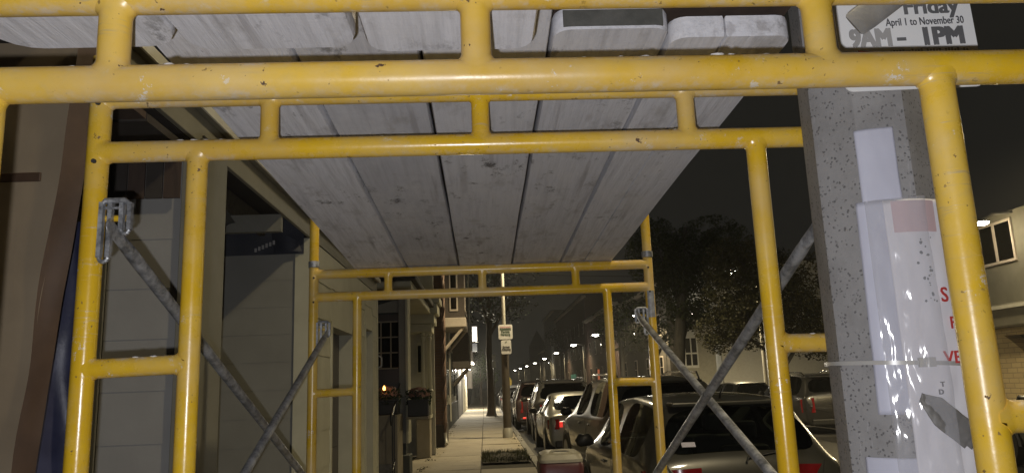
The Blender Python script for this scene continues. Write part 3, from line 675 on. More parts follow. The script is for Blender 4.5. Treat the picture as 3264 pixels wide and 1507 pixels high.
# street cleaning sign
sg = thing('street_cleaning_sign', 'white street cleaning sign with Friday hours above the concrete pole papers', 'sign', at(2285, 110, 1.205))
SD = 1.205
s00, s10, s01 = at(2127, 232, SD), at(2478, 216, SD), at(2096, 0, SD)
sx_ = (s10-s00); SWd = sx_.length; X = sx_.normalized(); Yd = Vector((0, 0, 1)); Yd = (Yd-X*Yd.dot(X)).normalized(); SH = SWd*1.5; N = X.cross(Yd)
org = s00
def sp(u, v, o=0): return org + X*u*SWd + Yd*v*SWd + N*o
pts = []
for cu_, cv_, a0 in ((.94, .06, -90), (.94, 1.44, 0), (.06, 1.44, 90), (.06, .06, 180)):
    for k in range(6): a = R(a0+90*k/5); pts.append(sp(cu_+.06*math.cos(a), cv_+.06*math.sin(a)))
MB().prism(pts, -N*.002).build('panel', 'sign_white', sg)
def st(s, u, v, size, mat, off=.0, sx=1.0, al='LEFT', o=.0012): return text('lettering', s, size*SWd, mat, sg, sp(u, v+.038, o), X, Yd, off*SWd, .0002, al, sx)
st('Friday', .50, .522, .165, 'sign_grey_ink', .006)
st('April 1 to November 30', .36, .437, .080, 'sign_dark_ink', .0012, .72)
st('9AM', .085, .290, .185, 'faded_ink', .011, .84); st('-', .42, .290, .20, 'sign_grey_ink', .006, 1.1); st('1PM', .59, .286, .185, 'sign_grey_ink', .011, .98)
st('of', .085, .51, .075, 'sign_dark_ink', .001); st('9TH', .09, .625, .07, 'sign_dark_ink', .001) if False else None
m = MB(); random.seed(3)
for i in range(26):                       # small line too worn to read
    u = .36+i*.022; h = random.uniform(.016, .03)
    if i % 6 == 5: continue
    m.prism([sp(u, .268, .0008), sp(u+.014, .268, .0008), sp(u+.014, .268+h, .0008), sp(u, .268+h, .0008)], N*.0004)
m.build('worn_small_print', 'faded_ink', sg)
m = MB().prism([sp(.13, .19, .0009), sp(.42, .19, .0009), sp(.42, .263, .0009), sp(.13, .30, .0009)], N*.0005).build('red_tow_panel', 'sign_red_ink', sg)
for dz in (.12, 1.3): MB().lathe([(.0075, -.002), (.007, .003), (.002, .005)], sp(.5, dz, .002), 10, 'y').build('bolt', 'galvanised_steel', sg, 40)
MB().box((PX-.14, PY-.02, org.z+SH*.2), (PX+.14, PY+.02, org.z+SH*.2+.02)).build('strap', 'galvanised_steel', sg)
# a loose galvanised brace end passing in front of the sign
q0, q1 = at(2150, 62, 1.02), at(2420, -130, 1.12)
d = (q1-q0).normalized(); nn = Vector((d.z, 0, -d.x)).normalized(); br = thing('loose_brace', 'flattened grey steel brace end hanging in front of the street cleaning sign', 'scaffold brace', q0)
rings = []
for t, wd, th in ((-.004, .017, .002), (0, .0195, .0025), (.03, .0205, .003), (.06, .020, .004), (.12, .019, .008), (.5, .0175, .0175)):
    q = q0+d*t; rings.append([q+nn*wd*math.cos(k*math.pi/8)+Vector((0, 1, 0))*th*math.sin(k*math.pi/8) for k in range(16)])
MB().rings(rings).build('flattened_end', 'dull_steel', br, 60)

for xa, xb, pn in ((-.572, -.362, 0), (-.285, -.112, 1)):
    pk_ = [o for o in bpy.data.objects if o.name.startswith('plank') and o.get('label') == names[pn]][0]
    yy = atz(640 if pn == 0 else 1000, 401, 2.09).y; MB().box((xa, yy-.012, zf(yy)-.0035), (xb, yy+.012, zf(yy)-.0015)).build('leak_light_strip', 'sign_white', pk_)  # pale strip standing in for light leaking past the rail

ps = box('light_block_sheet', (-.585, 1.2, zf(1.2)+.062), (.61, 3.58, zf(1.2)+.08), 'brown_board'); ps.rotation_euler = (0, 0, 0)  # unseen sheet added to stop lamp light leaking through the plank seams
tag(ps, 'added plywood sheet, unseen, blocking light above the seams of the long planks', 'plywood')

# ================================================================== left side: the house being rebuilt
def lap_boards(parent, a, b, z0, z1, exp_, nrm, mat, t=.016, name='siding_board', stuff=False):
    """lapped boards between plan points a and b; nrm is the outward direction"""
    a, b, n_ = Vector((*a, 0)), Vector((*b, 0)), Vector((*nrm, 0)); k = max(1, round((z1-z0)/exp_)); e = (z1-z0)/k; big = MB()
    for i in range(k):
        z = z0+i*e; m = big if stuff else MB()
        prof = [(0, -.0), (t, -.0), (t*.35, e+.012), (0, e+.012)]
        if i == k-1: prof = [(0, 0), (t, 0), (t*.35, e), (0, e)]
        m.prism([a+n_*p+Vector((0, 0, z+q)) for p, q in prof], b-a)
        if not stuff: m.build(name, mat, parent)
    if stuff: tag(big.build(name+'s', mat, parent), kind='stuff')
house = thing('rebuilt_house', 'low grey sided house under repair with stripped soffit, left of the scaffold', 'house', (FX, 6, 0))
# pier facing the camera, with its corner board
PD = 3.62; px0, px1 = at(262, 800, PD).x, at(446, 800, PD).x; px2 = at(497, 800, PD).x
box('pier_core', (px0-.02, PD+.006, 0), (px2-.006, PD+.30, 2.76), 'dark_void', house)
lap_boards(house, (px0, PD+.004), (px1, PD+.004), .12, 2.72, .232, (0, -1), 'grey_siding', .0032)
box('corner_board', (px1-.002, PD-.018, 0), (px2, PD+.004, 2.74), 'grey_trim', house, .003)
box('corner_board', (px2-.012, PD+.0045, 0), (px2+.012, PD+.30, 2.739), 'grey_trim', house, .003)
box('edge_trim', (px0-.035, PD-.012, 0), (px0-.003, PD+.003, 2.735), 'grey_trim', house, .002)
# dark boarded upper part behind the rails
for i in range(4):
    xx = px0+i*(px1-px0)/4; box('upper_board', (xx, PD-.03, 2.44), (xx+(px1-px0)/4-.006, PD-.0185, 3.1), 'brown_board' if i % 2 else 'dark_soffit', house)
# wall that faces the camera across the open bay
WD = 6.02; wx0 = at(430, 800, WD).x
lap_boards(house, (wx0-.5, WD), (FX-.02, WD), .05, at(650, 640, WD).z, .205, (0, -1), 'olive_siding', .004)
box('wall_core', (wx0-.5, WD+.002, 0), (FX-.0, WD+.12, 2.72), 'dark_void', house)
zt_ = at(650, 640, WD).z
MB().grid(lambda u, v: (wx0-.5+u*(FX-.05-wx0+.5), WD-.03-.02*noise.noise(Vector((u*6, v*3, 1))), zt_-.01+v*.42), 30, 8).build('house_wrap_sheet', 'house_wrap', house, 180)
MB().grid(lambda u, v: Vector((at(690, 600, WD-.05).x+u*.22-.03*v, WD-.055-.03*math.sin(u*3), zt_+.005+v*.20*(1-.6*u))), 8, 6).build('torn_wrap', 'house_wrap', house, 180)
tx = at(640, 634, WD-.07); m = MB(); random.seed(5)
for i in range(6): m.box((tx.x+i*.028, WD-.073, tx.z+i*.011), (tx.x+i*.028+.018, WD-.0715, tx.z+i*.011+random.uniform(.02, .035)))
m.build('worn_print', 'faded_ink', house)
# open bay side and back, ceiling boards, joists
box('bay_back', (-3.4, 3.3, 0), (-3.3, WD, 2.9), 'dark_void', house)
for i in range(9):
    yy = 4.15+i*.19; box('ceiling_board', (-2.75+random.uniform(-.1, .1), yy, 2.70+random.uniform(-.012, .012)), (-1.80-.045*i+random.uniform(-.05, .05), yy+.175, 2.722), 'raw_lumber', house)
for xx in (-2.6, -2.2, -1.75): box('joist', (xx, 3.6, 2.735), (xx+.045, WD, 2.88), 'raw_lumber', house)
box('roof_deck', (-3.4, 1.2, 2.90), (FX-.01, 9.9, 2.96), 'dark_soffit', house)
MB().grid(lambda u, v: Vector((-2.25+u*.62+.05*math.sin(v*4), 4.3+v*1.1-u*.25, 2.66-.16*math.sin(math.pi*u)*(1-v*.5)+.03*noise.noise(Vector((u*5, v*5, 0))))), 12, 12).build('hanging_wrap', 'house_wrap', house, 180)
box('cross_nailer', (-1.95, 5.18, 2.60), (FX-.02, 5.23, 2.72), 'grey_trim', house)
# long fascia and gutter edge
box('fascia', (FX-.025, 1.3, 2.715), (FX, 9.78, 2.86), 'fascia_trim', house, .003)
box('fascia_cap', (FX-.03, 1.3, 2.862), (FX+.035, 9.80, 2.885), 'fascia_trim', house, .003)
box('drip_edge', (FX+.036, 1.3, 2.855), (FX+.046, 9.81, 2.905), 'white_gutter', house)
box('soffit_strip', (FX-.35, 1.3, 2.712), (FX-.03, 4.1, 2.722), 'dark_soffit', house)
# street front beyond the bay
def front(y0, y1, z0, z1, mat='cream_trim'): lap_boards(house, (FX, y0), (FX, y1), z0, z1, .30, (1, 0), mat, .012, 'front_board')
box('corner_board', (FX-.12, WD-.024, 0), (FX+.014, WD+.10, 2.71), 'cream_trim', house, .003)
front(WD+.11, 6.80, .0, 2.70); front(7.95, 8.72, .0, 2.70); front(9.30, 9.70, .0, 2.70)
front(6.80, 7.95, 2.12, 2.70); front(8.72, 9.30, 2.25, 2.70)
box('front_core', (FX-.14, WD+.13, 0), (FX-.003, 6.79, 2.70), 'dark_void', house); box('front_core', (FX-.14, 7.96, 0), (FX-.003, 8.71, 2.70), 'cream_trim', house)
box('front_core', (FX-.14, 9.31, 0), (FX-.003, 9.77, 2.70), 'cream_trim', house)
box('end_board', (FX-.14, 9.70, 0), (FX+.016, 9.78, 2.71), 'cream_trim', house, .003)
for y0, y1, zz in ((6.80, 7.95, 2.12), (8.72, 9.30, 2.25)):
    box('jamb', (FX-.13, y0-.012, 0), (FX+.022, y0+.03, zz), 'cream_trim', house); box('jamb', (FX-.13, y1-.03, 0), (FX+.0215, y1+.012, zz), 'cream_trim', house)
    box('lintel', (FX-.13, y0+.031, zz-.05), (FX+.02, y1-.031, zz), 'cream_trim', house)
d_ = box('garage_door', (FX-.16, 6.78, 0), (FX-.131, 7.97, 2.12), 'dark_door', house)
for i in range(4): box('door_panel', (FX-.132, 6.92, .12+i*.48), (FX-.118, 7.82, .50+i*.48), 'dark_door', d_)
box('side_door', (FX-.16, 8.70, 0), (FX-.131, 9.32, 2.25), 'garage_brown', house)
MB().tube([(FX+.03, 9.66, 1.93), (FX+.075, 9.66, 1.90), (FX+.075, 9.66, 1.80), (FX+.03, 9.66, 1.78)], .007, 8).build('hook', 'galvanised_steel', house, 60)
box('upper_wall', (-3.4, 9.0, 2.97), (FX-.6, 9.78, 5.0), 'dark_facade', house)

# wrapped panel and tarp at the far left
kp = thing('wrapped_panel', 'tall brown panel wrapped in shiny plastic at the left edge', 'wrapped panel', (-1.5, 2.3, 0))
KD = 2.30; kx1 = at(105, 700, KD).x
def kx(z): return at(78+72*max(-.3, min(1.2, (z-1.28)/1.1)), 700, KD).x + .012*noise.noise(Vector((z*3, 1, 1)))
MB().grid(lambda u, v: Vector((-2.6+u*(kx(v*2.62)+2.6), KD-.02*noise.noise(Vector((u*3, v*4, 3)))-.006*noise.noise(Vector((u*14, v*11, 5))), v*2.62)), 40, 60).build('plastic_face', 'kraft_panel', kp, 180)
box('backing', (-2.6, KD+.03, 0), (at(70, 700, KD).x-.03, KD+.09, 2.6), 'kraft_edge', kp)
MB().grid(lambda u, v: Vector((kx(v*2.62)-.006+u*(.022+.034*v)+.008*noise.noise(Vector((v*9, u, 1))), KD-.012+.05*u, v*2.62)), 6, 50).build('edge_tape', 'kraft_edge', kp, 180)
zs = at(60, 453, KD).z; box('seam_batten', (-2.6, KD-.034, zs-.014), (kx1-.01, KD-.026, zs+.014), 'kraft_edge', kp, .003)
tp_ = MB().grid(lambda u, v: Vector((at(20, 700, 2.95).x + u*(at(246, 700, 2.95).x-at(20, 700, 2.95).x) + (1-u)*(.06*math.sin(v*5+.4)+.03*noise.noise(Vector((v*7, 0, 0)))), 2.95+.05*math.sin(u*9+v*1.5)+.03*noise.noise(Vector((u*4, v*6, 0))), .15+v*2.05)), 30, 50).build('blue_tarp', 'blue_tarp', None, 180)
tag(tp_, 'dark blue tarp hanging between the wrapped panel and the grey pier', 'tarp')
ov = thing('dark_overhang', 'dark brown boarded overhang above the wrapped panel at top left', 'overhang', (-1.9, 2.4, 2.6))
for i in range(5): box('board', (-3.2, 1.2+i*.46, 2.625+.006*(i % 2)), (-1.36, 1.2+i*.46+.45, 2.66), 'brown_board' if i % 2 else 'dark_soffit', ov)

# ================================================================== second house: brown door, planters, railing
h2 = thing('entry_house', 'cream trimmed house with brown half glazed door and iron railing beyond the low house', 'house', (FX, 13, 0))
D2 = 13.3
X_ = lambda u, D: at(u, 950, D).x
Z_ = lambda v, D, u=1000: at(u, v, D).z
box('side_wall', (-3.6, D2+.05, 0), (-1.36, D2+.25, 6.8), 'dark_green_base', h2)
dl, dr = X_(953, D2), X_(1004, D2)
do = box('door', (dl-.25, D2+.0, .75), (dr, D2+.045, Z_(790, D2)), 'dark_door', h2)
lz0, lz1 = Z_(925, D2), Z_(808, D2)
pane_w = (dr-dl+.16)/3
for i in range(3):
    for j in range(3):
        box('door_pane', (dl-.13+i*pane_w+.012, D2-.006, lz0+(lz1-lz0)*j/3+.012), (dl-.13+(i+1)*pane_w-.012, D2-.001, lz0+(lz1-lz0)*(j+1)/3-.012), 'grey_facade' if False else 'window_glass', do)
box('glazing_back', (dl-.13, D2-.0005, lz0), (dr-.02, D2+.0005, lz1), 'grey_siding', do)
for i in range(4): box('muntin', (dl-.13+i*pane_w-.011, D2-.014, lz0), (dl-.13+i*pane_w+.011, D2-.002, lz1), 'tan_plinth', do)
for j in range(4): box('muntin', (dl-.13, D2-.0145, lz0+(lz1-lz0)*j/3-.011), (dr-.02, D2-.0025, lz0+(lz1-lz0)*j/3+.011), 'tan_plinth', do)
box('pilaster', (dr+.003, D2-.10, .62), (X_(1022, D2), D2+.04, 4.2), 'olive_siding', h2, .01)
box('pilaster', (X_(1022, D2)+.001, D2-.16, .62), (FX+.06, D2+.30, 6.9), 'cream_trim', h2, .01)
box('base_wall', (-3.6, D2-.17, 0), (FX+.07, D2+.32, Z_(1142, D2, 1030)), 'dark_green_base', h2, .01)
MB().prism([(dl-.5, D2-.01, Z_(785, D2)), (dr+.0, D2-.01, Z_(785, D2)), (dr-.0, D2-.01, Z_(755, D2)), (dl+.25, D2-.01, Z_(755, D2))], (0, .04, 0)).build('door_hood', 'olive_siding', h2)
# cornice running above, seen under the roof edge
box('cornice', (-2.6, D2-.5, Z_(735, D2)), (FX+.16, D2+6, Z_(715, D2)), 'cream_trim', h2, .02); box('eave', (-2.6, D2-.6, Z_(715, D2)+.002), (FX+.24, D2+6.1, Z_(700, D2)), 'slate_roof', h2, .02)
# bay front running along the street
box('front_wall', (-3.6, D2+.33, 0), (-1.95, 18.2, 6.9), 'clapboard_grey', h2)
for y0, y1 in ((13.9, 14.6), (15.6, 17.2)):
    wd = box('window_frame', (-1.98, y0, Z_(1000, 14)), (-1.92, y1, Z_(815, 14)), 'cream_trim', h2, .006)
    box('window_pane', (-1.922, y0+.08, Z_(990, 14)), (-1.916, y1-.08, Z_(910, 14)), 'window_glass', wd); box('window_pane', (-1.922, y0+.08, Z_(905, 14)), (-1.916, y1-.08, Z_(828, 14)), 'window_glass', wd)
box('landing', (-2.3, 12.35, 0), (at(1004, 1045, 12.6).x, D2-.18, at(960, 1042, 12.6).z-.004), 'tan_plinth', h2, .01)
# steps and railing
for i in range(4): box('step', (-2.3, D2-.45-.28*i, 0), (FX-.12, D2-.18-.28*i, .72-.17*i), 'granite', h2, .01)
rl = MB(); rx = FX-.08
rl.tube([(rx, D2-.2, 1.60), (rx, D2-1.3, 1.12), (rx, D2-1.42, 1.13), (rx, D2-1.46, 1.05), (rx, D2-1.40, .98)], .016, 8)
rl.build('hand_rail', 'black_iron', h2, 60)
for i in range(5): MB().tube([(rx, D2-.25-.26*i, .02), (rx, D2-.25-.26*i, 1.575-.112*i)], .009, 6).build('baluster', 'black_iron', h2, 60)
MB().tube([(rx, D2-.2, .75), (rx, D2-1.3, .30)], .011, 6).build('lower_rail', 'black_iron', h2, 60)
cg = thing('porch_candle_lamp', 'small glowing orange candle lamp beside the brown door', 'lamp', at(966, 977, 12.32))
MB().lathe([(.004, .05), (.016, .028), (.022, .0), (.014, -.02), (.006, -.024)], at(966, 977, 12.32), 10).build('flame_bulb', 'candle_glow', cg, 180)
MB().lathe([(.03, -.10), (.03, -.09), (.008, -.08), (.008, -.024)], at(966, 977, 12.32), 10).build('holder', 'black_iron', cg, 60)
L = bpy.data.lights.new('candle_light', 'POINT'); L.energy = .9; L.color = (1, .45, .12); L.shadow_soft_size = .03
o = bpy.data.objects.new('candle_light', L); COL.objects.link(o); o.parent = cg; o.matrix_parent_inverse = pinv(cg); o.location = at(966, 977, 12.5)

def mum_planter(label, u0, u1, v0, v1, D, seed):
    a, b = at(u0, v1, D), at(u1, v0, D); random.seed(seed)
    root = thing('flower_planter', label, 'planter', ((a.x+b.x)/2, D, a.z), 'planters of chrysanthemums')
    box('planter_box', (a.x, D-.16, a.z), (b.x, D+.16, b.z), 'black_planter', root, .012)
    box('planter_rim', (a.x-.012, D-.172, b.z-.025), (b.x+.012, D+.172, b.z+.004), 'black_planter', root, .005)
    c = Vector(((a.x+b.x)/2, D, b.z+.06)); rx_ = (b.x-a.x)*.56; fl_ = MB(); lf = MB()
    for i in range(520):
        th, ph = random.uniform(0, 6.28), random.uniform(.0, 1.5); dv = Vector((math.cos(th)*math.cos(ph), math.sin(th)*math.cos(ph)*.8, math.sin(ph)*.72)); k = random.uniform(.86, 1.08)
        p = c+dv*rx_*k; t = dv.orthogonal().normalized(); t = (Matrix.Rotation(random.uniform(0, 6.28), 3, dv) @ t); b2 = dv.cross(t).normalized(); r_ = random.uniform(.016, .03)
        fl_.add([p+(t*math.cos(q)+b2*math.sin(q))*r_+dv*.006*(int(q*2) % 2) for q in (0, 1.05, 2.1, 3.14, 4.2, 5.2)], [(0, 1, 2, 3, 4, 5)])
    for i in range(420):
        th = random.uniform(0, 6.28); p = c+Vector((math.cos(th)*rx_*random.uniform(.5, 1.15), math.sin(th)*rx_*.8, random.uniform(-.14, .10))); r_ = random.uniform(.02, .045); q = Vector((random.uniform(-1, 1), random.uniform(-1, 1), random.uniform(-1, 1))).normalized(); q2 = q.orthogonal().normalized()
        lf.add([p-q*r_, p+q2*r_*.5, p+q*r_, p-q2*r_*.5], [(0, 1, 2, 3)])
    fl_.build('blossoms', 'mum_flower', root, recalc=False)['kind'] = 'stuff'; lf.build('leaves', 'leaf_planter', root, recalc=False)['kind'] = 'stuff'
mum_planter('black planter of dusty pink chrysanthemums by the brown door', 945, 1002, 1003, 1042, 12.6, 1)
mum_planter('black planter of brownish chrysanthemums nearer the turned porch posts', 1028, 1078, 1003, 1046, 13.0, 2)
pb = box('planter_shelf', (at(1024, 1045, 12.9).x, 12.75, at(1040, 1052, 13).z), (at(1080, 1045, 13).x, 13.14, at(1040, 1046, 13).z-.002), 'tan_plinth')
tag(pb, 'tan ledge carrying the flower planters', 'ledge')

# ================================================================== porch with turned posts
D3 = 17.6
po = thing('turned_post_porch', 'ornate cream porch with turned posts and a heavy bracketed hood', 'porch', (-1.4, D3, 0))
def post(x, D, z0, z1):
    zz = [(0, .075), (.02, .085), (.05, .055), (.09, .062), (.12, .045), (.16, .050), (.55, .040), (.85, .040), (.90, .06), (.93, .042), (.95, .06), (.98, .05), (1, .07)]
    MB().lathe([(r_, z0+(z1-z0)*t) for t, r_ in zz], (x, D, 0), 12).build('turned_post', 'cream_trim', po, 40)
zc = Z_(985, D3, 1070); zt2 = Z_(835, D3, 1070)
post(X_(1064, D3), D3, zc, zt2); post(X_(1080, D3), D3+.1, zc, zt2)
box('plinth', (X_(1046, D3), D3-.05, 0), (X_(1079, D3), D3+.6, Z_(1052, D3, 1070)), 'tan_plinth', po, .01); box('plinth_cap', (X_(1044, D3), D3-.09, Z_(1052, D3, 1070)), (X_(1082, D3), D3+.64, Z_(1043, D3, 1070)), 'cream_trim', po, .01)
box('rail_panel', (X_(1058, D3), D3+.0, Z_(1043, D3, 1070)), (X_(1084, D3), D3+.14, zc), 'cream_trim', po, .008)
box('back_wall', (-3, D3+.65, 0), (X_(1086, D3)+.02, D3+.75, 7), 'clapboard_grey', po)
wf = box('window_frame', (X_(1043, D3), D3+.58, Z_(938, D3, 1050)), (X_(1062, D3), D3+.645, Z_(858, D3, 1050)), 'cream_trim', po, .005)
box('window_pane', (X_(1046, D3), D3+.57, Z_(934, D3, 1050)), (X_(1059, D3), D3+.579, Z_(865, D3, 1050)), 'window_glass', wf)
for i in range(2):
    for j in range(2): box('carved_panel', (X_(1045+j*9, D3), D3+.60, Z_(820-i*20, D3, 1050)), (X_(1051+j*9, D3), D3+.648, Z_(806-i*20, D3, 1050)), 'olive_siding', po, .006)
xh = X_(1058, D3)
for (o1, o2, va, vb) in ((0, .22, 835, 815), (0, .30, 815, 790), (0, .40, 790, 765), (0, .48, 764, 748)):
    box('hood_moulding', (xh-1.0, D3-.06-o2*.3, Z_(va, D3, 1080)+.002), (X_(1070, D3)+o2*.75, D3+.75, Z_(vb, D3, 1080)), 'cream_trim', po, .015)
MB().prism([(X_(1070, D3), D3-.02, Z_(850, D3, 1080)), (X_(1085, D3)+.12, D3-.02, Z_(812, D3, 1080)), (X_(1070, D3), D3-.02, Z_(812, D3, 1080))], (0, .09, 0)).build('bracket', 'cream_trim', po)

# ================================================================== brick bay with a twisted downspout
D4 = 20.6
bb = thing('brick_house', 'dark brown brick house end with rusty twisted downspout', 'house', (-1.4, D4, 0))
bx1 = X_(1113, D4)
box('wall', (-4, D4, 0), (bx1, 22.6, 8.5), 'brown_brick', bb); box('foundation', (-4, D4-.04, 0), (bx1+.03, 22.62, Z_(1068, D4, 1100)), 'dark_soffit', bb, .01)
box('corner_trim', (bx1+.002, D4+.05, 0), (bx1+.05, D4+.25, 8.4), 'copper_spout', bb)
sx0 = X_(1117, D4); m = MB(); rings = []
for i in range(260):
    z = .35+i*.03; tw = z*5.2; rings.append([(sx0+.05*math.cos(tw+k*math.pi/2)*(1 if k % 2 == 0 else .55), D4-.02+.05*math.sin(tw+k*math.pi/2)*(1 if k % 2 == 0 else .55), z) for k in range(4)])
m.rings(rings).build('twisted_downspout', 'copper_spout', bb, 30)
MB().tube([(sx0, D4-.02, .36), (sx0, D4-.03, .25), (sx0+.03, D4-.14, .12), (sx0+.04, D4-.24, .08)], .045, 10).build('spout_shoe', 'lamp_pole_paint', bb, 60)

# ================================================================== clapboard house with oriel, then the lit doorway row
h5 = thing('oriel_house', 'grey clapboard house with brown shingled oriel window on struts', 'house', (-1.45, 28, 0))
box('wall', (-5, 22.65, .9), (FX-.06, 38, 8.6), 'clapboard_grey', h5); box('basement', (-5, 22.66, 0), (FX+.0, 38.02, .88), 'dark_green_base', h5)
lap_boards(h5, (FX-.06, 22.66), (FX-.06, 38), .9, 3.3, .13, (1, 0), 'clapboard_grey', .02, 'clapboard', True)
box('corner_board', (FX-.10, 22.64, 0), (FX+.0, 22.85, 8.4), 'cream_trim', h5, .01)
for y0 in (24.2, 27.2, 31.2, 34.6):
    wf = box('window_frame', (FX-.07, y0, 1.15), (FX+.03, y0+1.1, 3.0), 'cream_trim', h5, .01); box('window_pane', (FX+.028, y0+.1, 1.25), (FX+.036, y0+1.0, 2.9), 'window_glass', wf)
    for yy in (y0-.42, y0+1.12): box('shutter', (FX-.06, yy, 1.15), (FX+.045, yy+.40, 3.0), 'dark_green_base', wf)
for D5, vtop, pr in ((26.0, 600, 1176), (32.5, 640, 1182)):
    ox1 = X_(pr, D5); zb = Z_(822 if D5 < 30 else 925, D5, 1150); zb2 = Z_(798 if D5 < 30 else 908, D5, 1150)
    if D5 < 30:
        orl = box('oriel', (FX-.07, D5, zb2), (ox1-.05, D5+2.6, 7.2), 'brown_shingle', h5, .01)
        wf = box('oriel_window', (X_(1134, D5), D5-.05, Z_(782, D5, 1150)), (X_(1156, D5), D5-.002, Z_(670, D5, 1150)), 'pink_trim', h5, .01)
        box('window_pane', (X_(1138, D5), D5-.058, Z_(777, D5, 1150)), (X_(1152, D5), D5-.0505, Z_(730, D5, 1150)), 'window_glass', wf); box('window_pane', (X_(1138, D5), D5-.058, Z_(724, D5, 1150)), (X_(1152, D5), D5-.0505, Z_(676, D5, 1150)), 'window_glass', wf)
        for i in range(4):
            wf = box('oriel_window', (ox1-.055, D5+.15+i*.62, Z_(782, D5, 1150)), (ox1-.01, D5+.62+i*.62, 6.2), 'pink_trim', h5, .01); box('window_pane', (ox1-.012, D5+.2+i*.62, Z_(778, D5, 1150)), (ox1-.004, D5+.57+i*.62, 6.1), 'window_glass', wf)
    box('oriel_moulding', (FX-.07, D5-.10, zb), (ox1, D5+2.7, zb2-.002), 'pink_trim', h5, .03)
    for yy in (D5, D5+2.4): MB().tube([(ox1-.10, yy+.06, zb-.0), (FX+.0, yy+.06, zb-(ox1-FX)*1.0)], .055, 6).build('strut', 'pink_trim', h5)
    if D5 > 30: box('hood', (FX-.07, D5-.05, zb2), (ox1-.04, D5+2.6, zb2+1.2), 'brown_shingle', h5, .01)
MB().tube([(FX-.0, 30.0, .25), (FX-.0, 30.0, 8)], .05, 8).build('downspout', 'white_gutter', h5, 60)
MB().tube([(X_(1184, 34), 34, Z_(930, 34, 1184)), (X_(1184, 34), 34, 8.5)], .03, 8).build('corner_pipe', 'white_gutter', h5, 60)

h6 = thing('lit_doorway_house', 'cream shop front with brightly lit doorway far down the sidewalk', 'house', (-1.4, 44, 0))
box('wall', (-5, 38.05, 0), (FX+.02, 60, 8), 'dark_facade', h6); box('shop_wall', (FX+.022, 46.5, 0), (FX+.06, 56, 2.9), 'shop_cream', h6)
for y0 in (48, 51, 54): 
    dd = box('doorway', (FX+.05, y0, 0), (FX+.09, y0+1.1, 2.2), 'shop_cream', h6, .01); box('door_panel', (FX+.088, y0+.12, .1), (FX+.1, y0+.98, 2.05), 'tan_plinth', dd)
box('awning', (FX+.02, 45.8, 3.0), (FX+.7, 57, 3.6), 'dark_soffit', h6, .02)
for i, (y0, pw) in enumerate(((42.5, 700), (51.5, 1500))):
    dl_ = thing('door_lamp', ['small round lamp glowing over the lit doorway, the nearer one', 'small round lamp glowing over the lit doorway, the farther one'][i], 'wall lamp', (FX+.3, y0, 2.7), 'doorway lamps')
    MB().lathe([(.02, .11), (.08, .08), (.11, 0), (.08, -.08), (.02, -.11)], (FX+.32, y0, 2.72), 12).build('globe', 'door_lamp_glow', dl_, 180); MB().tube([(FX+.06, y0, 2.85), (FX+.3, y0, 2.86)], .02, 6).build('arm', 'black_iron', dl_)
    L = bpy.data.lights.new('door_light', 'POINT'); L.energy = pw; L.color = (1, .9, .7); L.shadow_soft_size = .1
    o = bpy.data.objects.new('door_light', L); COL.objects.link(o); o.parent = dl_; o.matrix_parent_inverse = pinv(dl_); o.location = (FX+.55, y0, 2.62)
h7 = thing('far_left_row', 'dark row of houses at the far left end of the sidewalk', 'house', (-1.4, 80, 0))
for i in range(6):
    y0 = 60.2+i*13; hh = random.uniform(7, 10); b_ = box('house_front', (-7, y0, 0), (FX+random.uniform(-.1, .25), y0+12.8, hh), ['dark_facade', 'grey_facade', 'red_brick'][i % 3], h7)
    for j in range(3):
        for z in (1.4, 4.3): box('window', (FX+.0, y0+1.5+j*3.6, z), (FX+.32, y0+2.7+j*3.6, z+1.7), 'pink_trim', b_)
# blade sign, white lit box
bs = thing('blade_sign', 'small glowing white blade sign jutting out above the sidewalk', 'sign', at(1193, 836, 44))
a, b = at(1188, 858, 44), at(1199, 821, 44)
box('lit_box', (a.x, 43.8, a.z), (b.x, 44.2, b.z), 'sign_box_glow', bs, .02); box('frame', (a.x-.03, 43.85, a.z-.05), (b.x+.03, 44.15, a.z-.002), 'black_iron', bs); box('bracket', (FX, 43.97, b.z+.02), (b.x, 44.03, b.z+.06), 'black_iron', bs)
a, b = at(1188, 884, 44), at(1200, 862, 44); box('hanging_panel', (a.x, 43.9, a.z), (b.x, 44.1, b.z), 'house_wrap', bs, .02)

# ================================================================== street lamps
def street_lamp(label, x, D, z, arm, head_dir, power, lens='lamp_lens', group='street lamps'):
    root = thing('street_lamp', label, 'street lamp', (x+arm, D, 0), group)
    MB().tube([(x+arm, D, -.02), (x+arm, D, 1.2), (x+arm, D, z-.25)], [.10, .085, .055], 12).build('pole', 'lamp_pole_paint', root, 60)
    MB().lathe([(.15, 0), (.15, .25), (.10, .35), (.095, .5)], (x+arm, D, -.01), 12).build('base', 'lamp_pole_paint', root, 40)
    sg_ = 1 if arm > 0 else -1
    MB().tube([(x+arm, D, z-.3), (x+arm-sg_*.05, D, z-.05), (x+arm-sg_*.3, D, z+.08), (x+sg_*.45, D, z+.09)], .035, 10).build('arm', 'lamp_pole_paint', root, 60)
    lamp_head(root, (x+sg_*.45, D, z+.09), (-sg_, 0, 0), lens, power)
    return root
words = ['nearest of the row across the street, past the white house', 'second', 'third', 'fourth', 'fifth', 'sixth', 'seventh', 'eighth', 'ninth', 'tenth', 'eleventh']
Ds = [57, 79, 99, 123, 148, 176, 201, 226, 252]; nm = ['behind the right leg of the farthest scaffold frame', 'with the highest visible glowing head', 'second highest glowing head, just left of the farthest frame leg', 'third highest glowing head in the receding row', 'fourth highest glowing head in the receding row', 'fifth highest glowing head in the receding row', 'sixth highest glowing head in the receding row', 'second lowest glowing head in the receding row', 'lowest and farthest glowing head in the receding row']
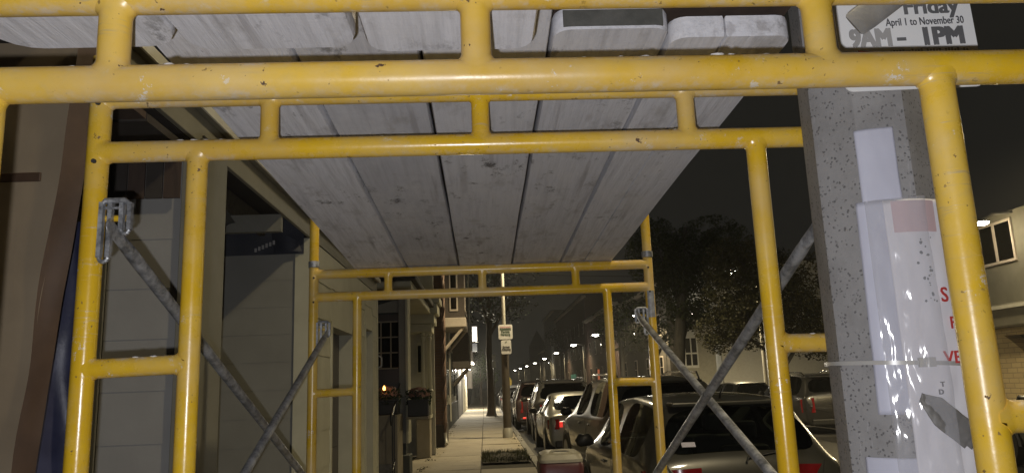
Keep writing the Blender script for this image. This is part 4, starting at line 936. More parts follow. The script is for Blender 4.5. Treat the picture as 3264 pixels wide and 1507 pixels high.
for i, D in enumerate(Ds): street_lamp('street lamp across the road, ' + nm[i], 11.5 if i < 6 else 11.5-.55*(i-5), D, 6.3, 1.35, -1, LAMP_W*(1.2 if i == 0 else .4), 'lamp_lens' if i < 3 else 'lamp_lens_far')
street_lamp('grey street lamp across the road hidden behind the tree crown', 11.5, 35, 6.3, 1.35, -1, LAMP_W*1.6)
street_lamp('grey street lamp across the road out of view to the right', 11.5, 12.5, 6.3, 1.35, -1, LAMP_W*2.0)
lp = street_lamp('brown based street lamp pole carrying two parking signs on the sidewalk', 2.3, 23.07, 6.9, -1.67, 1, LAMP_W*1.05)
lp.rotation_euler = (0, 0, R(-32))
for ch in lp.children:
    if ch.name.startswith('pole'): bpy.data.objects.remove(ch)
MB().tube([(.63, 23.07, 0), (.63, 23.07, 3.1)], [.125, .105], 12).build('lower_pole', 'sign_post_brown', lp, 60)
MB().tube([(.63, 23.07, 3.1), (.63, 23.07, 6.6)], [.055, .045], 12).build('upper_pole', 'lamp_pole_paint', lp, 60)
def small_sign(label, u0, u1, v0, v1, D, lines, head=None):
    a, b = at(u0, v1, D), at(u1, v0, D); W_, H_ = b.x-a.x, b.z-a.z
    r_ = thing('parking_sign', label, 'sign', ((a.x+b.x)/2, D, a.z)); pts = []
    for cx_, cz_, a0 in ((b.x-.04, a.z+.04, -90), (b.x-.04, b.z-.04, 0), (a.x+.04, b.z-.04, 90), (a.x+.04, a.z+.04, 180)):
        for k in range(4): an = R(a0+30*k); pts.append((cx_+.04*math.cos(an), D, cz_+.04*math.sin(an)))
    MB().prism(pts, (0, .006, 0)).build('panel', 'sign_white', r_)
    for s_, fz, size, mt in lines: text('lettering', s_, size, mt, r_, ((a.x+b.x)/2, D-.004, a.z+H_*fz), (1, 0, 0), (0, 0, 1), .003, .001, 'CENTER')
small_sign('white resident permit parking sign with red header on the lamp pole', 1254, 1288, 815, 853, 22.9, [('TOW ZONE', .82, .065, 'sign_red_ink'), ('Resident', .62, .095, 'sign_green_ink'), ('Permit', .44, .095, 'sign_green_ink'), ('Parking', .26, .095, 'sign_green_ink')][1:] + [])
small_sign('narrow white street cleaning sign below the permit sign on the lamp pole', 1261, 1285, 854, 890, 22.9, [('P', .80, .07, 'sign_green_ink'), ('Street', .45, .085, 'sign_dark_ink'), ('Cleaning', .28, .075, 'sign_dark_ink')])
r_ = bpy.data.objects['parking_sign']; a, b = at(1256, 828, 22.9), at(1286, 818, 22.9); MB().box((a.x+.02, 22.894, a.z+.035), (b.x-.02, 22.897, b.z-.02)).build('red_header', 'pink_paper', r_)
sp2 = thing('far_sign_post', 'slim post with two small pale signs beside the sidewalk tree', 'sign post', at(1242, 1040, 39)*1)
q = at(1241, 900, 38.6); MB().tube([(q.x, 38.6, 0), (q.x, 38.6, at(1241, 890, 38.6).z)], .035, 8).build('post', 'lamp_head_grey', sp2, 60)
for v0, v1 in ((892, 905), (908, 924)):
    a, b = at(1237, v1, 38.5), at(1247, v0, 38.5); box('plate', (a.x, 38.5, a.z), (b.x, 38.53, b.z), 'sign_white', sp2, .01)
ys = thing('yellow_warning_sign', 'small yellow warning sign above the parked cars down the street', 'sign', at(1280, 975, 62))
a = at(1281, 960, 62); MB().prism([a+Vector((0, 0, .45)), a+Vector((.2, 0, .1)), a+Vector((.14, 0, -.5)), a+Vector((-.16, 0, -.5)), a+Vector((-.2, 0, .1))], (0, .03, 0)).build('plate', 'yellow_sign', ys); MB().tube([(a.x, 62.06, -.1), (a.x, 62.06, a.z+.3)], .03, 6).build('post', 'lamp_head_grey', ys)

# ================================================================== trees
def leaves(m, c, rad, n, size, seed, dens=None):
    rnd = random.Random(seed)
    for i in range(n):
        while True:
            d_ = Vector((rnd.uniform(-1, 1), rnd.uniform(-1, 1), rnd.uniform(-1, 1)))
            if d_.length < 1: break
        d_ = d_*(.55+.45*d_.length)
        p = Vector(c)+Vector((d_.x*rad[0], d_.y*rad[1], d_.z*rad[2]))
        if noise.noise(p*(1.15/max(.4, min(rad)*.5))+Vector((seed, 0, 0))) < -.12: continue
        q = Vector((rnd.uniform(-1, 1), rnd.uniform(-1, 1), rnd.uniform(-.7, .7))).normalized(); q2 = q.orthogonal().normalized(); q2.rotate(Matrix.Rotation(rnd.uniform(0, 6.28), 3, q)); s_ = size*rnd.uniform(.6, 1.3)
        m.add([p-q*s_, p+q2*s_*.45, p+q*s_, p-q2*s_*.45], [(0, 1, 2, 3)])
def tree(label, x, D, h, trunk_r, blobs, leafmat, bark='bark', size=.10, n=900, seed=0, lean=(0, 0)):
    root = thing('tree', label, 'tree', (x, D, 0), 'street trees'); rnd = random.Random(seed)
    top = Vector((x+lean[0], D+lean[1], h)); m = MB(); base = Vector((x, D, -.03))
    pts = [base.lerp(top, t)+Vector((noise.noise(Vector((t*3, seed, 0)))*.18*t, noise.noise(Vector((t*3, seed, 9)))*.18*t, 0)) for t in (0, .04, .12, .3, .5, .7, .85, 1)]
    m.tube(pts, [trunk_r*k for k in (1.55, 1.15, 1.0, .92, .84, .7, .5, .3)], 12)
    for (bx, by, bz), rad in blobs:
        t = min(.95, max(.35, (bz-.5*rad[2])/h*.75)); a = base.lerp(top, t); e = Vector((bx, by, bz)); mid = a.lerp(e, .5)+Vector((0, 0, rad[2]*.25))
        m.tube([a, a.lerp(mid, .5), mid, e], [trunk_r*.5, trunk_r*.4, trunk_r*.28, trunk_r*.1], 7)
        for k in range(5):
            e2 = e+Vector((rnd.uniform(-1, 1)*rad[0], rnd.uniform(-1, 1)*rad[1], rnd.uniform(-.5, 1)*rad[2]))*.75; m.tube([mid, mid.lerp(e2, .5)+Vector((0, 0, .15)), e2], [trunk_r*.2, trunk_r*.13, trunk_r*.04], 5)
    m.build('trunk', bark, root, 60)
    lf = MB()
    for k, (c, rad) in enumerate(blobs): leaves(lf, c, rad, int(n*rad[0]*rad[2]), size, seed*31+k)
    lf.build('crown', leafmat, root, recalc=False)
    return root
# sidewalk tree, 40 m on
tree('sidewalk tree with slim brown trunk behind the lamp pole', .30, 40.3, 6.5, .19, [((.6, 39.5, 5.6), (1.9, 1.6, 1.2)), ((-.3, 40.5, 6.6), (1.8, 1.6, 1.3)), ((1.7, 40.5, 5.9), (1.3, 1.2, .9)), ((1.0, 41, 7.8), (2.4, 2, 1.4))], 'leaf_dark', size=.085, n=400, seed=3)
tree('small leafy tree at the far end of the sidewalk', -.35, 66, 4.2, .12, [((-.5, 66, 3.4), (1.4, 1.4, 1.3)), ((.2, 66.5, 2.5), (1.2, 1.2, .9)), ((-.9, 66, 2.4), (.8, 1, .8))], 'leaf_bright', size=.10, n=800, seed=5)
# trees across the street
def X2(u, D): return at(u, 800, D).x
T = 27.5
tree('tall dark tree across the street with leaning trunk in front of the white house', X2(1680, T), T, 7.0, .24, [((at(1720, 700, T).x, T, at(1720, 700, T).z), (1.3, 1.2, 1.6)), ((at(1800, 620, T).x, T+.5, at(1800, 620, T).z), (1.6, 1.3, 1.3)), ((at(1650, 640, T).x, T, at(1650, 640, T).z), (1.2, 1.2, 1.4)), ((at(1750, 790, T).x, T+.3, at(1750, 790, T).z), (.9, .9, .6))], 'leaf_dark', 'grey_bark', .06, 6500, 11, (.9, 0))
T = 23.0
tree('bushy brownish tree across the street beside the concrete pole', X2(1990, T)-.4, T, 4.6, .15, [((at(1990, 740, T).x, T, at(1990, 740, T).z), (1.6, 1.3, 1.5)), ((at(1900, 800, T).x, T, at(1900, 800, T).z), (1.2, 1.1, 1.0)), ((at(2060, 830, T).x, T, at(2060, 830, T).z), (1.2, 1.1, 1.0)), ((at(1830, 830, T).x, T+.4, at(1830, 830, T).z), (.9, .9, .75)), ((at(1880, 660, T).x, T+.6, at(1880, 660, T).z), (1.3, 1.1, 1.0)), ((at(1860, 740, T).x, T+.6, at(1860, 740, T).z), (1.0, 1.0, .9))], 'leaf_brown', 'grey_bark', .05, 8000, 13)
for i, (u, D, v, lab) in enumerate(((1560, 64, 830, 'dim street tree across the road left of the hidden lamp'), (1640, 46, 800, 'dim street tree across the road by the right scaffold leg'), (1410, 120, 850, 'bare looking street tree far down the road'))):
    c = at(u, v, D); tree(lab, c.x, D, c.z+1, .2, [((c.x, D, c.z), (2.2, 2, 2.0)), ((c.x+1.3, D, c.z-1.0), (1.4, 1.3, 1.2)), ((c.x-1.2, D, c.z+.6), (1.5, 1.3, 1.3))], 'leaf_dark', 'grey_bark', .13, 260, 20+i)

# ================================================================== buildings across the street
BX = 13.6
def facade(name, label, y0, y1, h, mat, wins, trim='pink_trim', roof='slate_roof', x=BX, depth=9, cornice=True):
    r_ = thing(name, label, 'house', (x, (y0+y1)/2, 0)); box('wall', (x, y0, -.05), (x+depth, y1, h), mat, r_)
    if cornice: box('cornice', (x-.35, y0-.1, h-.35), (x+.2, y1+.1, h-.002), trim, r_, .03)
    box('roof', (x-.38, y0-.12, h), (x+depth, y1+.12, h+.12), roof, r_)
    for (ya, za, ww, hh, m2) in wins:
        f_ = box('window', (x-.06, ya, za), (x+.01, ya+ww, za+hh), trim, r_, .01)
        box('pane', (x-.066, ya+.1, za+.1), (x-.061, ya+ww-.1, za+hh*.5-.03), m2, f_); box('pane', (x-.066, ya+.1, za+hh*.5+.03), (x-.061, ya+ww-.1, za+hh-.1), m2, f_)
        # frames that show on the side facing down the street
    return r_
def wgrid(y0, y1, n, zs, ww=1.0, hh=1.7, m2='window_glass'): return [(y0+(y1-y0)*(i+.5)/n-ww/2, z, ww, hh, m2) for i in range(n) for z in zs]
facade('white_house', 'white clapboard house with a tall arched window across the street', 44.5, 55, 8.2, 'white_siding', wgrid(44.5, 55, 3, (4.6,)), 'white_siding', x=13.9)
wh = bpy.data.objects['white_house']
lap_boards(wh, (13.9, 55), (13.9, 44.5), .6, 7.8, .16, (-1, 0), 'white_siding', .02, 'clapboard', True)
# its bay turns a tall pointed window toward the camera
DW = 44.3; wa, wb = at(1722, 905, DW), at(1752, 850, DW)
box('bay_side', (at(1716, 900, DW).x, DW, .2), (at(1800, 900, DW).x, DW+.6, at(1740, 800, DW).z), 'clapboard_grey', wh)
lap_boards(wh, (at(1754, 900, DW).x, DW), (at(1800, 900, DW).x, DW), .4, at(1740, 800, DW).z, .16, (0, -1), 'clapboard_grey', .02, 'bay_clapboard', True)
pts = [(wa.x, DW-.06, at(1735, 925, DW).z), (wb.x, DW-.06, at(1735, 925, DW).z), (wb.x, DW-.06, at(1735, 845, DW).z), ((wa.x+wb.x)/2, DW-.06, at(1735, 818, DW).z), (wa.x, DW-.06, at(1735, 845, DW).z)]
wf = MB().prism(pts, (0, .05, 0)).build('arched_window', 'white_siding', wh)
for i in range(2):
    xa = wa.x+(wb.x-wa.x)*(.10+.45*i); xb = wa.x+(wb.x-wa.x)*(.45+.45*i)
    for v0, v1 in ((918, 890), (886, 850)): box('pane', (xa, DW-.066, at(1735, v0, DW).z), (xb, DW-.061, at(1735, v1, DW).z), 'tinted_glass', wf)
facade('brown_house', 'dark brown house front with one bright window across the street', 56, 76, 8.8, 'dark_facade', wgrid(56, 76, 4, (1.6, 4.8)), 'pink_trim')
bh = bpy.data.objects['brown_house']
box('lit_entry', (BX-.05, 62, .3), (BX+.01, 63.6, 2.3), 'white_siding', bh)
facade('orange_door_house', 'brick house with a glowing orange doorway strip across the street', 77, 100, 9.5, 'red_brick', wgrid(77, 100, 5, (1.6, 4.8)))
oh = bpy.data.objects['orange_door_house']; box('orange_doorway', (BX-.07, 91, .8), (BX+.0, 92.0, 3.0), 'orange_strip', oh)
facade('brick_row', 'dark brick row houses farther down the right side', 101, 142, 13, 'red_brick', wgrid(101, 142, 8, (1.6, 4.8, 8)))
facade('tall_grey_house', 'tall pale grey house with dark windows far down the right side', 143, 165, 15, 'grey_facade', wgrid(143, 165, 4, (1.6, 5.2, 9)), x=13.2)
br_ = bpy.data.objects['brick_row']; box('shop_light', (BX-.4, 112, 2.2), (BX-.36, 118, 2.8), 'green_shop', br_)
facade('far_end_row', 'low dark houses closing the far end of the street', 167, 290, 9, 'dark_facade', wgrid(167, 290, 14, (1.6, 4.8)))
st_ = thing('church_tower', 'small dark tower with spire rising beyond the far houses', 'tower', (20, 190, 0)); q = at(1352, 870, 190)
box('shaft', (q.x-2, 189, 0), (q.x+2, 193, q.z), 'dark_facade', st_); MB().rings([[(q.x+s_*2.1*math.cos(k*math.pi/2+math.pi/4)*1.4, 191+s_*2.1*math.sin(k*math.pi/2+math.pi/4)*1.4, q.z+(1-s_)*4) for k in range(4)] for s_ in (1, .02)]).build('spire', 'slate_roof', st_)
# beige building at the right edge with arched garage opening
bg_ = thing('beige_building', 'beige building with yellow brick ground floor and arched garage at the right edge', 'building', (BX, 22, 0))
BXE = 13.0
Dz = lambda u, v: None
def atx(u, v, x): d = ray(u, v); return Vector((0, 0, CAMZ))+d*(x/d.x)
p_sill = atx(2500, 905, BXE); zf1 = atx(2520, 795, BXE).z; 
zb1 = atx(2500, 770, BXE).z
box('upper_wall', (BXE, 8, zb1), (BXE+8, 21.9, atx(2520, 535, BXE).z), 'beige_stucco', bg_); box('belt_course', (BXE-.25, 7.9, zb1-.55), (BXE+.1, 22, zb1-.002), 'beige_stucco', bg_, .03); box('belt_trim', (BXE-.32, 7.85, zb1-.12), (BXE-.252, 22.05, zb1-.04), 'white_gutter', bg_)
# arch: yellow brick piers and spandrel with a round-shouldered opening
yA, yB = 17.6, 10.0
prof = [(21.9, -.05), (21.9, zb1-.56), (8, zb1-.56), (8, -.05), (yB, -.05), (yB, zb1-.75), (18.7, zb1-.75), (18.45, 2.12), (18.15, 1.9), (17.92, 1.6), (17.75, 1.2), (17.64, .7), (yA, -.05)]
me_ = MB().prism([(BXE, yy, zz) for yy, zz in prof], (.4, 0, 0)); me_.build('brick_ground_floor', 'yellow_brick', bg_)
box('garage_interior', (BXE+.7, yB-.5, -.05), (BXE+.8, yA+2.5, 2.4), 'garage_brown', bg_)
for ya, yb_ in ((atx(2470, 650, BXE).y, atx(2560, 650, BXE).y),):
    z0, z1 = atx(2500, 668, BXE).z, atx(2500, 560, BXE).z
    wf = box('window', (BXE-.05, yb_, z0), (BXE+.02, ya, z1), 'pink_trim', bg_, .01); n3 = 2
    for i in range(n3): box('pane', (BXE-.056, yb_+(ya-yb_)*i/n3+.06, z0+.07), (BXE-.051, yb_+(ya-yb_)*(i+1)/n3-.06, z1-.07), 'window_glass', wf); 
wl = thing('wall_lamp', 'bright wall lamp on the beige building at the right edge', 'wall lamp', atx(2468, 561, BXE-.8)); q = atx(2468, 561, BXE-.8)
MB().tube([(BXE, q.y, q.z+.25), (BXE-.5, q.y, q.z+.22), (q.x, q.y, q.z+.08)], .03, 8).build('arm', 'lamp_head_grey', wl, 60)
MB().lathe([(.05, .1), (.17, .06), (.18, .02)], q, 14).build('shade', 'lamp_head_grey', wl, 60); MB().lathe([(.16, .019), (.15, -.02), (.08, -.05), (.01, -.06)], q, 14).build('lens', 'lamp_lens', wl, 60)
L = bpy.data.lights.new('wall_light', 'POINT'); L.energy = 45; L.color = LAMP_COL; L.shadow_soft_size = .1
o = bpy.data.objects.new('wall_light', L); COL.objects.link(o); o.parent = wl; o.matrix_parent_inverse = pinv(wl); o.location = q+Vector((0, 0, -.2))
w_ = MB().tube([(-4, 24, 5.6), (2, 27, 5.35), (8, 30, 5.5), (13, 33, 6.0)], .012, 5).build('overhead_wire', 'black_iron'); tag(w_, 'thin overhead cable sagging across the street', 'cable')

# ================================================================== parked cars
SPEC = {
 # (y, half-width factor, belt height, top height, roof half-width factor)
 'hatch': dict(L=4.25, W=1.70, st=[(0, .86, .50, .62, .86), (.03, .93, .74, .82, .90), (.09, .965, .88, .95, .90), (.14, .97, .91, 1.0, .86), (.42, .985, .93, 1.34, .70), (.52, .99, .93, 1.40, .70), (.75, 1, .93, 1.435, .71), (1.15, 1, .93, 1.455, .72), (1.55, 1, .93, 1.46, .72), (1.65, 1, .93, 1.46, .72), (2.35, 1, .92, 1.43, .71), (2.55, 1, .92, 1.395, .70), (3.20, .99, .90, 1.0, .84), (3.35, .985, .87, .955, .86), (3.9, .95, .78, .86, .84), (4.15, .88, .62, .74, .8), (4.25, .78, .45, .55, .72)],
   rear=(3, 4), rside=(5, 8), fside=(9, 11), wind=(11, 12), wheels=(.80, 3.42)),
 'suv': dict(L=4.7, W=1.90, st=[(0, .88, .58, .70, .88), (.03, .95, .90, .98, .91), (.07, .97, 1.02, 1.09, .90), (.11, .975, 1.05, 1.13, .87), (.34, .985, 1.06, 1.50, .74), (.46, .99, 1.06, 1.57, .74), (.75, 1, 1.06, 1.62, .745), (1.2, 1, 1.06, 1.65, .75), (1.75, 1, 1.05, 1.66, .75), (1.86, 1, 1.05, 1.66, .75), (2.65, 1, 1.04, 1.62, .74), (2.85, 1, 1.04, 1.57, .73), (3.45, .99, 1.03, 1.13, .86), (3.6, .985, 1.0, 1.09, .87), (4.25, .95, .92, 1.0, .85), (4.58, .90, .72, .86, .82), (4.7, .80, .50, .60, .75)],
   rear=(3, 4), rside=(5, 8), fside=(9, 11), wind=(11, 12), wheels=(.90, 3.78)),
 'sedan': dict(L=4.6, W=1.78, st=[(0, .86, .55, .66, .86), (.04, .94, .82, .92, .90), (.12, .96, .92, 1.0, .90), (.70, .985, .93, 1.04, .84), (1.25, .99, .93, 1.34, .71), (1.36, .99, .93, 1.385, .71), (1.5, 1, .93, 1.41, .71), (1.7, 1, .93, 1.425, .72), (2.0, 1, .93, 1.43, .72), (2.08, 1, .93, 1.43, .72), (2.7, 1, .92, 1.40, .71), (2.85, 1, .92, 1.36, .70), (3.45, .99, .90, 1.0, .84), (3.6, .985, .88, .96, .86), (4.2, .95, .8, .88, .84), (4.5, .88, .62, .76, .8), (4.6, .78, .45, .55, .72)],
   rear=(3, 4), rside=(5, 8), fside=(9, 11), wind=(11, 12), wheels=(.95, 3.68)),
}
def car(label, kind, pos, yaw, paintm, sub=1, glassm='tinted_glass', tail='red_lens', rails=False, dim=(1, 1, 1), interior=False, group='parked cars', extra=None, facing=1):
    S_ = SPEC[kind]; L, W = S_['L'], S_['W']; hw = W/2
    root = thing('parked_car', label, 'car', (0, 0, 0), group)
    rows = []
    for (y, wf, zb, zt, wr) in S_['st']:
        w_ = hw*wf; r_ = hw*wr; low = min(.48, zb*.75)
        half = [(0, .24), (.80*w_, .24), (.965*w_, .30), (w_, low), (w_*1.0, (low+zb)/2), (.988*w_, zb-.03), (.962*w_, zb+.02), (r_+(.962*w_-r_)*.06, zt-.055), (r_-.035, zt-.014), (r_*.55, zt+.012), (0, zt+.02)]
        full = half + [(-x, z) for x, z in half[-2:0:-1]]
        rows.append([(x, y, z) for x, z in full])
    n = len(rows[0]); verts = [p for r in rows for p in r]; groups = {'body': [], 'rear_window': [], 'side_window': [], 'front_window': [], 'windshield': []}
    for i in range(len(rows)-1):
        for j in range(n):
            k = (j+1) % n; f_ = (i*n+j, i*n+k, (i+1)*n+k, (i+1)*n+j); g_ = 'body'
            top = j in (8, 9, 10, 11); side = j in (6, 13)
            if S_['rear'][0] <= i < S_['rear'][1] and top: g_ = 'rear_window'
            elif S_['wind'][0] <= i < S_['wind'][1] and top: g_ = 'windshield'
            elif S_['rside'][0] <= i < S_['rside'][1] and side: g_ = 'side_window' if j == 6 else 'side_window2'
            elif S_['fside'][0] <= i < S_['fside'][1] and side: g_ = 'front_window' if j == 6 else 'front_window2'
            groups.setdefault(g_, []).append(f_)
    groups['body'] += [tuple(range(n-1, -1, -1)), tuple((len(rows)-1)*n+j for j in range(n))]
    for g_, fs_ in groups.items():
        if not fs_: continue
        used = sorted({i for f_ in fs_ for i in f_}); mp = {a: b for b, a in enumerate(used)}
        m = MB(); m.add([verts[i] for i in used], [tuple(mp[i] for i in f_) for f_ in fs_])
        nm_ = {'body': 'body'}.get(g_, g_.rstrip('2'))
        gm = paintm if g_ == 'body' else ('car_glass' if g_ in ('windshield',) or interior else glassm)
        o = m.build(nm_, gm, root, 180); sb = o.modifiers.new('smooth', 'SUBSURF'); sb.levels = sub; sb.render_levels = sub
    # black bumper, plate, lights, mirrors, wheels
    zb0 = S_['st'][1][2]; zl = S_['st'][3][2]; hat = kind != 'sedan'
    box('bumper_trim', (-hw*.82, -.025, .26), (hw*.82, .08, .42), 'black_plastic', root, .03)
    box('number_plate', (-.16, -.03, zb0-.16), (.16, .0, zb0-.01), 'sign_back', root, .004)
    for sx in (-1, 1):
        h0 = .60 if hat else .66; h1 = zl-(.0 if kind == 'hatch' else .05); wide = .46 if kind == 'hatch' else .70
        def tl(u, v):
            a = R(100)*u; cx_ = hw*wide; rx_, ry_ = hw*(.985-wide), .30
            return Vector((sx*(cx_+rx_*math.sin(a)*1.0), -.012+ry_*(1-math.cos(a))*.9+.04*v, h0+(h1-h0)*v*(1-.12*u)))
        MB().grid(tl, 10, 5).build('tail_light', tail, root, 180)
        MB().blob((sx*(hw+.10), 2.72*L/4.25 if kind != 'sedan' else 2.95, zl+.06), .11, 3, 12, (1.0, .55, .72)).build('side_mirror', 'black_plastic', root, 180)
        for wy in S_['wheels']:
            R_ = .32 if kind != 'suv' else .355
            wh_ = MB().lathe([(R_*.62, -.11), (R_*.93, -.11), (R_, -.08), (R_, .08), (R_*.93, .11), (R_*.62, .11)], (sx*(hw-.105), wy, R_-.0), 28, 'x').build('wheel', 'tyre', root, 40)
            prof = [(.02, .09*sx), (R_*.2, .10*sx), (R_*.5, .085*sx), (R_*.62, .112*sx), (R_*.66, .112*sx)]
            MB().lathe(prof, (sx*(hw-.105), wy, R_), 20, 'x').build('rim', 'rim', wh_, 40)
            m = MB(); arch = []
            for k in range(13):
                a = math.pi*k/12; arch.append([(sx*(hw*.995+.006), wy+math.cos(a)*R_*r_, R_*.95+math.sin(a)*R_*r_) for r_ in (1.0, 1.20)])
            m.rings(arch, False, False).build('wheel_arch', 'black_plastic', root, 60)
        if rails: MB().tube([(sx*hw*.66, .6, S_['st'][5][3]+.02), (sx*hw*.68, .75, S_['st'][6][3]+.07), (sx*hw*.69, 2.3, S_['st'][8][3]+.06), (sx*hw*.66, 2.5, S_['st'][9][3]+.0)], .018, 8).build('roof_rail', 'chrome' if rails == 'chrome' else 'black_plastic', root, 60)
        # door seams and handles
        for yy in (S_['st'][9][0]-.03,): box('door_seam', (sx*(hw+.001), yy-.004, .42), (sx*(hw+.0035), yy+.004, zl-.02), 'dark_void', root)
        for yy in (S_['st'][8][0]-.16, S_['st'][10][0]-.25): box('door_handle', (sx*(hw*.995), yy-.09, zl-.12), (sx*(hw+.018), yy+.05, zl-.095), paintm, root, .006)
    if interior:
        box('cabin_floor', (-hw*.85, .45, .30), (hw*.85, 3.2, .5), 'seat_fabric', root)
        for sx in (-.38, .38): 
            for yy, zz in ((2.0, 1.02), (1.1, .98)):
                box('seat_back', (sx-.24, yy, .45), (sx+.24, yy+.14, zz), 'seat_fabric', root, .05); box('head_rest', (sx-.13, yy+.02, zz+.04), (sx+.13, yy+.12, zz+.22), 'seat_fabric', root, .04)
        box('dashboard', (-hw*.8, 2.75, .6), (hw*.8, 3.15, .96), 'seat_fabric', root, .04); box('parcel_shelf', (-hw*.8, .38, .86), (hw*.8, .95, .88), 'seat_fabric', root)
    if hat:
        y0_, z0_ = .085, zl+.03
        MB().tube([(0, y0_-.02, z0_-.01), (.02, y0_-.01, z0_+.03), (.42, y0_+.05, z0_+.075)], .010, 6).build('rear_wiper', 'black_plastic', root, 60)
        sp_ = S_['st'][5]; box('spoiler', (-hw*.60, sp_[0]-.16, sp_[3]-.025), (hw*.60, sp_[0]+.05, sp_[3]+.012), paintm, root, .012)
    if extra: extra(root, S_)
    root.scale = dim; root.location = (pos[0], pos[1], pos[2] if len(pos) > 2 else -.14); root.rotation_euler = (0, 0, yaw+(math.pi if facing < 0 else 0))
    return root
def hatch_extra(root, S_):
    # badge letters, sticker, antenna, hatch seam
    m = MB(); random.seed(9)
    for i in range(7): m.box((-.66+i*.026, .012, .845), (-.66+i*.026+.017, .028, .845+random.uniform(.016, .022)))
    m.build('badge', 'dark_end_grain', root)
    MB().add([(-.50, .168, 1.062), (-.385, .160, 1.062), (-.385, .190, 1.098), (-.50, .198, 1.098)], [(0, 1, 2, 3)]).build('window_sticker', 'white_vinyl', root)
    MB().tube([(0, .62, 1.43), (0, .585, 1.48), (0, .52, 1.53)], [.012, .008, .003], 8).build('antenna', 'black_plastic', root, 60)
    for sx in (-1, 1): MB().tube([(sx*.66, .075, .93), (sx*.60, .010, .80), (sx*.56, -.012, .55)], .004, 6).build('hatch_seam', 'dark_void', root)
    MB().lathe([(.11, .004), (.115, 0), (.115, -.004)], (.05, -.004, .74), 20, 'y').build('emblem', 'chrome', root, 40)
car('taupe hatchback parked nearest, its rear window behind the crossed braces', 'hatch', (2.13, 6.35), R(1.0), 'paint_taupe', 2, 'car_glass', 'red_lens', False, (1, 1, 1.02), True, extra=hatch_extra)
car('dark graphite SUV parked just beyond the taupe hatchback', 'suv', (2.72, 11.2), R(4.0), 'paint_graphite', 2, 'tinted_glass', 'red_lens', 'chrome', (1, 1, 1.03))
car('dusty silver sedan with one glowing red tail reflector, ahead of the graphite SUV', 'sedan', (2.24, 17.2), R(.5), 'paint_silver', 2, 'car_glass', 'red_lens', interior=True)
car('black SUV with roof rails parked right ahead of the silver sedan', 'suv', (2.34, 22.7), 0, 'paint_black', 1, 'tinted_glass', 'red_lens', True, (1, 1, 1.06))
car('dark maroon SUV with glowing red reflectors parked ahead of the black SUV', 'suv', (2.05, 28.7), 0, 'paint_maroon', 1, 'tinted_glass', 'red_lens', True, (1, 1, 1.07))
for i, (D, kd, pm, lab) in enumerate(((34.4, 'hatch', 'paint_grey', 'small grey car parked beyond the maroon SUV'), (40.2, 'sedan', 'paint_black', 'black car far along the kerb beside the sidewalk tree'), (46.2, 'suv', 'paint_white', 'white car far along the kerb past the sidewalk tree'), (52.3, 'sedan', 'paint_blue', 'dark blue car far along the kerb near the lit doorway'), (58.5, 'suv', 'paint_grey', 'grey car far along the kerb near the yellow warning sign'), (65, 'sedan', 'paint_silver', 'pale silver car far along the kerb, last one visible'))):
    car(lab, kd, (2.0-.02*i, D), 0, pm, 1)
# red reflectors made to glow in place of the flash they return
def add_glow_reflector(label_parent, p, sz):
    box('glow_reflector', (p.x-sz[0], p.y-.012, p.z-sz[1]), (p.x+sz[0], p.y+.012, p.z+sz[1]), 'reflector_glow', label_parent, .008)
pc = [o for o in bpy.data.objects if o.name.startswith('parked_car')]
bpy.context.view_layer.update()
add_glow_reflector(pc[1], at(1577, 1150, 11.15), (.075, .02)); add_glow_reflector(pc[2], at(1411, 1066, 17.12), (.035, .06)); add_glow_reflector(pc[3], at(1372, 1085, 22.6), (.05, .02)) if False else None
add_glow_reflector(pc[4], at(1322, 1050, 28.6), (.10, .03))
# far side of the street
for i, (D, kd, pm, lab, tl) in enumerate(((9.3, 'suv', 'paint_black', 'black SUV across the street at the right edge', 'red_lens'), (15.2, 'sedan', 'paint_blue', 'dark sedan across the street behind the concrete pole', 'red_lens'), (21.2, 'suv', 'paint_black', 'black car with pale roof bars across the street behind the taupe hatchback', 'red_lens'), (27.6, 'hatch', 'paint_black', 'dark hatchback with glowing red tail reflectors across the street', 'reflector_glow'), (33.6, 'sedan', 'paint_grey', 'grey sedan across the street in front of the white house', 'red_lens'), (39.6, 'suv', 'paint_black', 'black SUV across the street near the white house', 'red_lens'), (46, 'sedan', 'paint_silver', 'silver sedan across the street past the white house', 'red_lens'))):
    car(lab, kd, (9.75, D), 0, pm, 1, 'tinted_glass', tl, 'chrome' if 'roof bars' in lab else False)

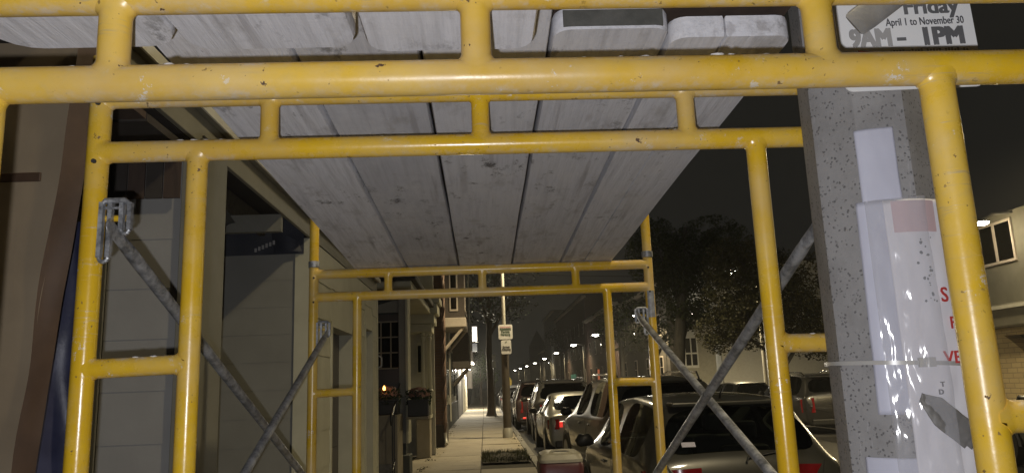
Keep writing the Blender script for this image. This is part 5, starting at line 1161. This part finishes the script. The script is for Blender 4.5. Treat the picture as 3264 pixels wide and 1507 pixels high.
# ================================================================== bin at the kerb
q = at(1410, 1150, 6.1); bw = (at(1466, 1160, 6.1).x-at(1354, 1160, 6.1).x)/2
bn = thing('maroon_bin', 'maroon bin with pale domed lid standing near the kerb', 'bin', (q.x, 6.1, 0))
zl0, zl1 = at(1410, 1162, 6.0).z, at(1410, 1129, 6.25).z
def rrect(hx, hy, z, r_, n=6):
    out = []
    for cx_, cy_, a0 in ((hx-r_, -hy+r_, -90), (hx-r_, hy-r_, 0), (-hx+r_, hy-r_, 90), (-hx+r_, -hy+r_, 180)):
        for k in range(n): a = R(a0+90*k/(n-1)); out.append((q.x+cx_+r_*math.cos(a), 6.2+cy_+r_*math.sin(a), z))
    return out
MB().rings([rrect(bw*.80, .17, .0, .05), rrect(bw*.98, .20, zl0-.10, .05), rrect(bw*1.0, .20, zl0-.03, .055), rrect(bw*.95, .185, zl0-.004, .055)]).build('body', 'maroon_paint', bn, 40)
MB().rings([rrect(bw*.96, .195, zl0-.002, .06), rrect(bw*.97, .198, zl0+.02, .06), rrect(bw*.90, .175, zl0+.055, .06), rrect(bw*.72, .13, zl0+.072, .05)]).build('lid', 'tan_lid', bn, 30)
MB().tube([(q.x-.09, 6.08, zl0+.066), (q.x-.05, 6.07, zl0+.086), (q.x+.04, 6.07, zl0+.086), (q.x+.09, 6.08, zl0+.066)], .009, 8).build('handle', 'tan_lid', bn, 60)
box('handle_slot', (q.x-.085, 6.085, zl0+.0735), (q.x+.085, 6.10, zl0+.0745), 'dark_void', bn)

# ================================================================== hazy volume added for veil and lamp glow
hz = tag(box('added_haze', (-60, -20, -1.6), (80, 320, 22), None), 'added thin hazy volume softening contrast and spreading lamp glow', 'added_haze', kind='stuff')
hm = bpy.data.materials.new('added_haze'); hm.use_nodes = True; hm.node_tree.nodes.clear()
vo_ = hm.node_tree.nodes.new('ShaderNodeVolumePrincipled'); ou = hm.node_tree.nodes.new('ShaderNodeOutputMaterial')
vo_.inputs['Density'].default_value = 0.0011; vo_.inputs['Color'].default_value = (.95, .95, .93, 1); vo_.inputs['Anisotropy'].default_value = .0
hm.node_tree.links.new(vo_.outputs[0], ou.inputs['Volume']); hz.data.materials.append(hm)
